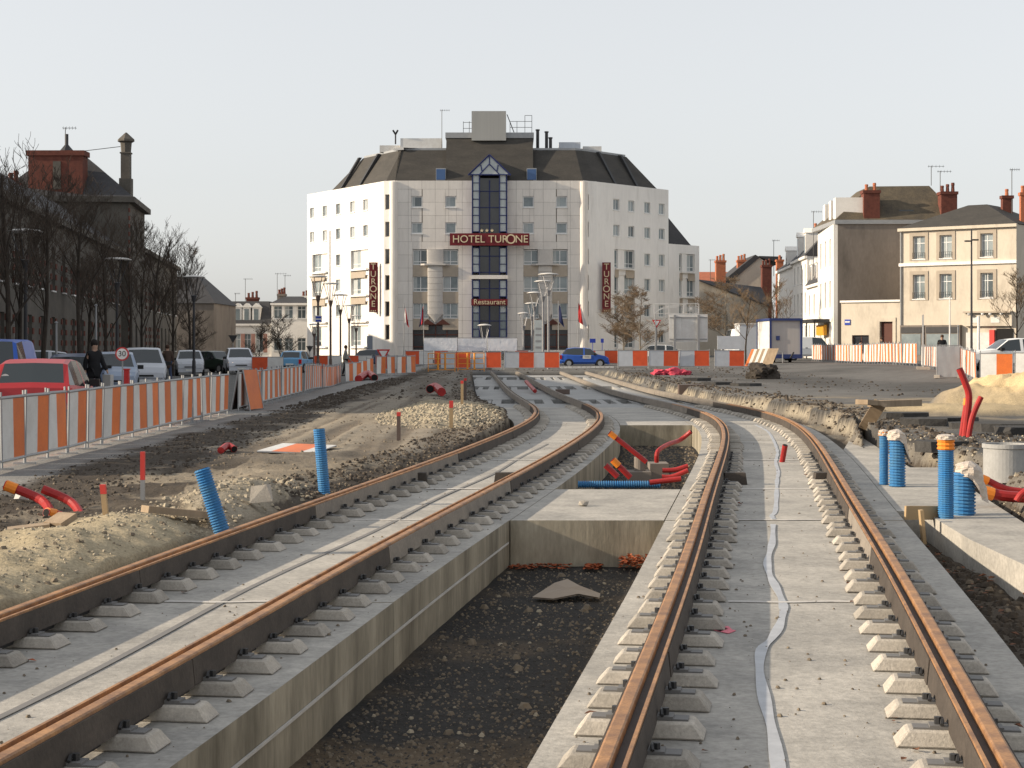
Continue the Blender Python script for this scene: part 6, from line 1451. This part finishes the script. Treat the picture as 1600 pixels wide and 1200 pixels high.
# broken asphalt slabs along the right bank
M_chunk = mat('broken_asphalt', (.07,.068,.066), (.035,.034,.033), 5, .95, bump=.02, bscale=18)
rs = random.Random(12); labs = ['behind the timber trestle','right of the timber trestle','before the sand pile','left of the red bundle','behind the red bundle','above the well ring','at the right edge','beside the far clod','along the far bank','below the far barriers']
for i, (px, py, w_, l) in enumerate(((1415,652,.9,.7),(1448,662,.8,.8),(1490,660,.9,.7),(1470,688,.7,.6),(1530,668,.9,.8),(1565,672,.8,.7),(1602,676,.9,.7),(1165,602,.9,1.2),(1120,600,1.0,1.4),(1085,594,1.1,1.4))):
    x, y = W(px,py,.12); a = rs.uniform(-.4,.4); b = MB(); P4_ = [(x+w_*(ca*math.cos(a)-sa*math.sin(a))/2, y+l*(ca*math.sin(a)+sa*math.cos(a))/2) for ca,sa in ((-1,-.8),(-.2,-1.1),(.9,-.9),(1,.2),(.7,1),(-.5,.9),(-1.1,.3))]
    z = gz(x,y)-.04; b.prism(P4_, z, z+.13+.05*rs.random(), top=[(q[0]+rs.uniform(-.05,.05),q[1]+rs.uniform(-.05,.05)) for q in P4_]); single('broken_asphalt_slab', b, M_chunk, (x,y,z), 'broken dark asphalt slab '+labs[i], 'asphalt slab', 'broken asphalt slabs')
# kerb stones under the blue car
for i in range(14):
    x = XD(862+i*7.2,108); b = MB(); b.box(x-.13,x+.13,107.9,108.1,gz(x,108)-.02,gz(x,108)+.10); single('kerb_stone', b, M_white, (x,108,gz(x,108)), (ORD[i] if i else 'first')+' from the left of the white kerb stones below the blue car', 'kerb stone', 'white kerb stones')
# spray marks
M_pink = flat('pink_spray',(.72,.20,.25),.8)
for px, py in ((1366,978),(1378,982),(1122,982),(1135,985),(118,980),(132,977)):
    x, y = W(px,py,ZS); P9 = [(x+.05*math.cos(a)*(1+.4*math.sin(a*3+px)),y+.10*math.sin(a)*(1+.4*math.cos(a*2+px))) for a in np.linspace(0,2*PI,12)[:-1]]; MB().prism(P9,ZS+.003,ZS+.006).build('spray_mark', M_pink, slab, root=slab)

# ---------------------------------------------------------------- loose stones, clods and leaves (uncountable)
def scatter(name, n, fx, size, m, seed, label_kind=None, flatn=.7, zoff=.3):
    rs = random.Random(seed); V_, F_ = [], []
    base = [Vector(v) for v in ((1,0,-.3),(.3,.95,-.3),(-.8,.6,-.3),(-.8,-.6,-.3),(.3,-.95,-.3),(.45,.35,.6),(-.5,.3,.7),(0,-.5,.65))]
    fc = [(0,1,5),(1,2,6,5),(2,3,6),(3,4,7,6),(4,0,5,7),(5,6,7)]
    pts = [fx(rs) for _ in range(n)]; zs = ground_z(np.array([p[0] for p in pts]), np.array([p[1] for p in pts])) if len(pts[0]) == 2 else [p[2] for p in pts]
    for p, z in zip(pts, zs):
        s = size*(.35+1.3*rs.random()**2.5); a = rs.uniform(0,2*PI); ca, sa = math.cos(a), math.sin(a); o = len(V_); ky = rs.uniform(.6,1)
        for v in base:
            x, y = v.x*s*rs.uniform(.8,1.15), v.y*s*ky; V_.append((p[0]+x*ca-y*sa, p[1]+x*sa+y*ca, float(z)+(v.z+zoff)*s*flatn))
        F_ += [tuple(o+i for i in f) for f in fc]
    me = bpy.data.meshes.new(name); me.from_pydata(V_,[],F_); me.materials.append(m); o = bpy.data.objects.new(name, me); COL.objects.link(o); tag(o, kind='stuff'); return o
def ell(cx, cy, rx, ry):
    def f(rs):
        a, q = rs.uniform(0,2*PI), math.sqrt(rs.random()); return (cx+rx*q*math.cos(a), cy+ry*q*math.sin(a))
    return f
def rect(x0, x1, y0, y1): return lambda rs: (rs.uniform(x0,x1), y0*(y1/y0)**rs.random())
M_st1 = mat('pale_gravel', (.42,.365,.275), (.22,.19,.14), 9, .95); M_st2 = mat('brown_gravel', (.22,.18,.13), (.11,.09,.07), 9, .95); M_st3 = mat('dark_clods', (.075,.06,.046), (.045,.037,.03), 8, .95)
def leftof(f, o=.22):
    def g(rs):
        for _ in range(20):
            p = f(rs)
            if p[0] < float(left_edge(p[1]))-o: return p
        return p
    return g
scatter('gravel', 3800, leftof(ell(-1.45,37,1.5,6.5)), .038, M_st1, 1); scatter('gravel', 520, leftof(ell(-2.75,16.8,.75,2.2)), .030, M_st1, 2); scatter('gravel', 1300, leftof(ell(-3.3,12.8,1.0,3.6)), .014, M_st1, 3)
scatter('gravel', 2600, leftof(rect(-5.4,-1.0,9,70)), .022, M_st2, 4); scatter('soil_clods', 2600, leftof(rect(-5.6,-4.0,12,40)), .022, M_st3, 5); scatter('soil_clods', 1500, leftof(rect(-5.6,-4.4,40,75)), .045, M_st3, 6)
def bankL(rs):
    y = 17.5*(60/17.5)**rs.random(); return (float(left_edge(y))-rs.uniform(.02,.9)**1.3, y)
scatter('soil_clods', 3200, bankL, .028, M_st3, 7); scatter('gravel', 1100, bankL, .022, M_st2, 8)
def bankR(rs):
    y = 17*(85/17)**rs.random(); return (float(right_edge(y))+rs.uniform(.35,1.6), y)
def bankR2(rs):
    y = 9*(27/9)**rs.random(); return (float(np.interp(y,[8.8,13.5,19.4,22,28],[4.3,4.75,5.6,6.2,6.3]))+rs.uniform(0,1.8), y)
scatter('gravel', 1500, bankR, .032, M_st2, 9); scatter('soil_clods', 1500, bankR, .05, M_st3, 10); scatter('gravel', 2400, bankR2, .022, M_st1, 11); scatter('soil_clods', 900, bankR2, .05, M_st3, 12)
def pitf(rs):
    y = 4*(16.5/4)**rs.random(); a, c = float(E_lr(y))+.05, float(E_rl(y))-.05; return (rs.uniform(a,c), y)
scatter('pit_gravel', 7000, pitf, .013, M_st2, 13); scatter('pit_gravel', 9000, pitf, .012, mat('black_gravel',(.04,.038,.036),(.075,.07,.065),8,.9), 14); scatter('pit_gravel', 160, pitf, .035, M_st2, 15); scatter('pit_gravel', 260, pitf, .018, M_st1, 16)
def pitf2(rs):
    y = rs.uniform(20.5,36.2); a, c = float(E_lr(y))+.05, float(E_rl(y))-.05; return (rs.uniform(a,c), y)
scatter('pit_gravel', 2500, pitf2, .025, M_st2, 17)
def pock(rs):
    y = rs.uniform(7,17.5); a = float(right_edge(y)); return (rs.uniform(a+.02,4.1), y)
scatter('soil_clods', 1500, pock, .04, M_st3, 18); scatter('gravel', 250, pock, .03, M_st2, 19)
scatter('soil_clods', 1300, lambda rs: (rs.uniform(-4,14), rs.uniform(46,100)) , .05, M_st3, 20)
def slabdust(rs):
    k = rs.choice('LR'); y = 5*(40/5)**rs.random(); return (float(np.interp(y,TY[k],TX[k]))+rs.uniform(-1.1,1.1), y, ZS+.003)
scatter('slab_grit', 1500, slabdust, .010, M_st2, 21)
def leaves(name, fx, n, size, m, seed):
    rs = random.Random(seed); b = MB()
    for _ in range(n):
        x, y, z = fx(rs); a = rs.uniform(0,2*PI); s = size*rs.uniform(.6,1.3); ca, sa = math.cos(a), math.sin(a); c = rs.uniform(.15,.6)*s
        P5_ = [(-s,0,0),(-.3*s,.5*s,c*.6),(.2*s,.65*s,c),(s,0,c*.5),(.2*s,-.6*s,c*.9),(-.3*s,-.5*s,c*.3),(0,0,.1*c)]
        b.add([(x+p*ca-q*sa,y+p*sa+q*ca,z+.004+r_) for p,q,r_ in P5_],[(6,i,(i+1)%6) for i in range(6)])
    me = b.mesh(name, m); o = bpy.data.objects.new(name, me); COL.objects.link(o); tag(o, kind='stuff')
M_leaf = mat('red_brown_leaf', (.42,.10,.035), (.20,.065,.03), 12, .8); M_leafd = mat('brown_leaf', (.20,.085,.045), (.10,.05,.03), 12, .85)
def lf_pit(rs):
    q = rs.random(); y = 16.66-.35*rs.random()**2; a, c = float(E_lr(y)), float(E_rl(y)); t = rs.choice([rs.uniform(.02,.4),rs.uniform(.5,.6),rs.uniform(.72,.97),rs.uniform(.72,.97)]); return (a+(c-a)*t, y, PITZ+.02+.10*rs.random()*(t > .7))
leaves('fallen_leaves', lf_pit, 420, .032, M_leaf, 1)
def lf_track(rs):
    k = rs.choice('LRRR'); o = rs.choice([-1,1])*(G2+rs.choice([-1,1])*rs.uniform(.1,.3)); y = 6*(34/6)**rs.random(); return (float(np.interp(y,TY[k],TX[k]))+o, y, ZS+.004)
leaves('fallen_leaves', lf_track, 150, .03, M_leafd, 2); leaves('fallen_leaves', lf_track, 60, .03, M_leaf, 3)
leaves('fallen_leaves', lambda rs: (*pock(rs), -.45), 160, .035, M_leafd, 4)
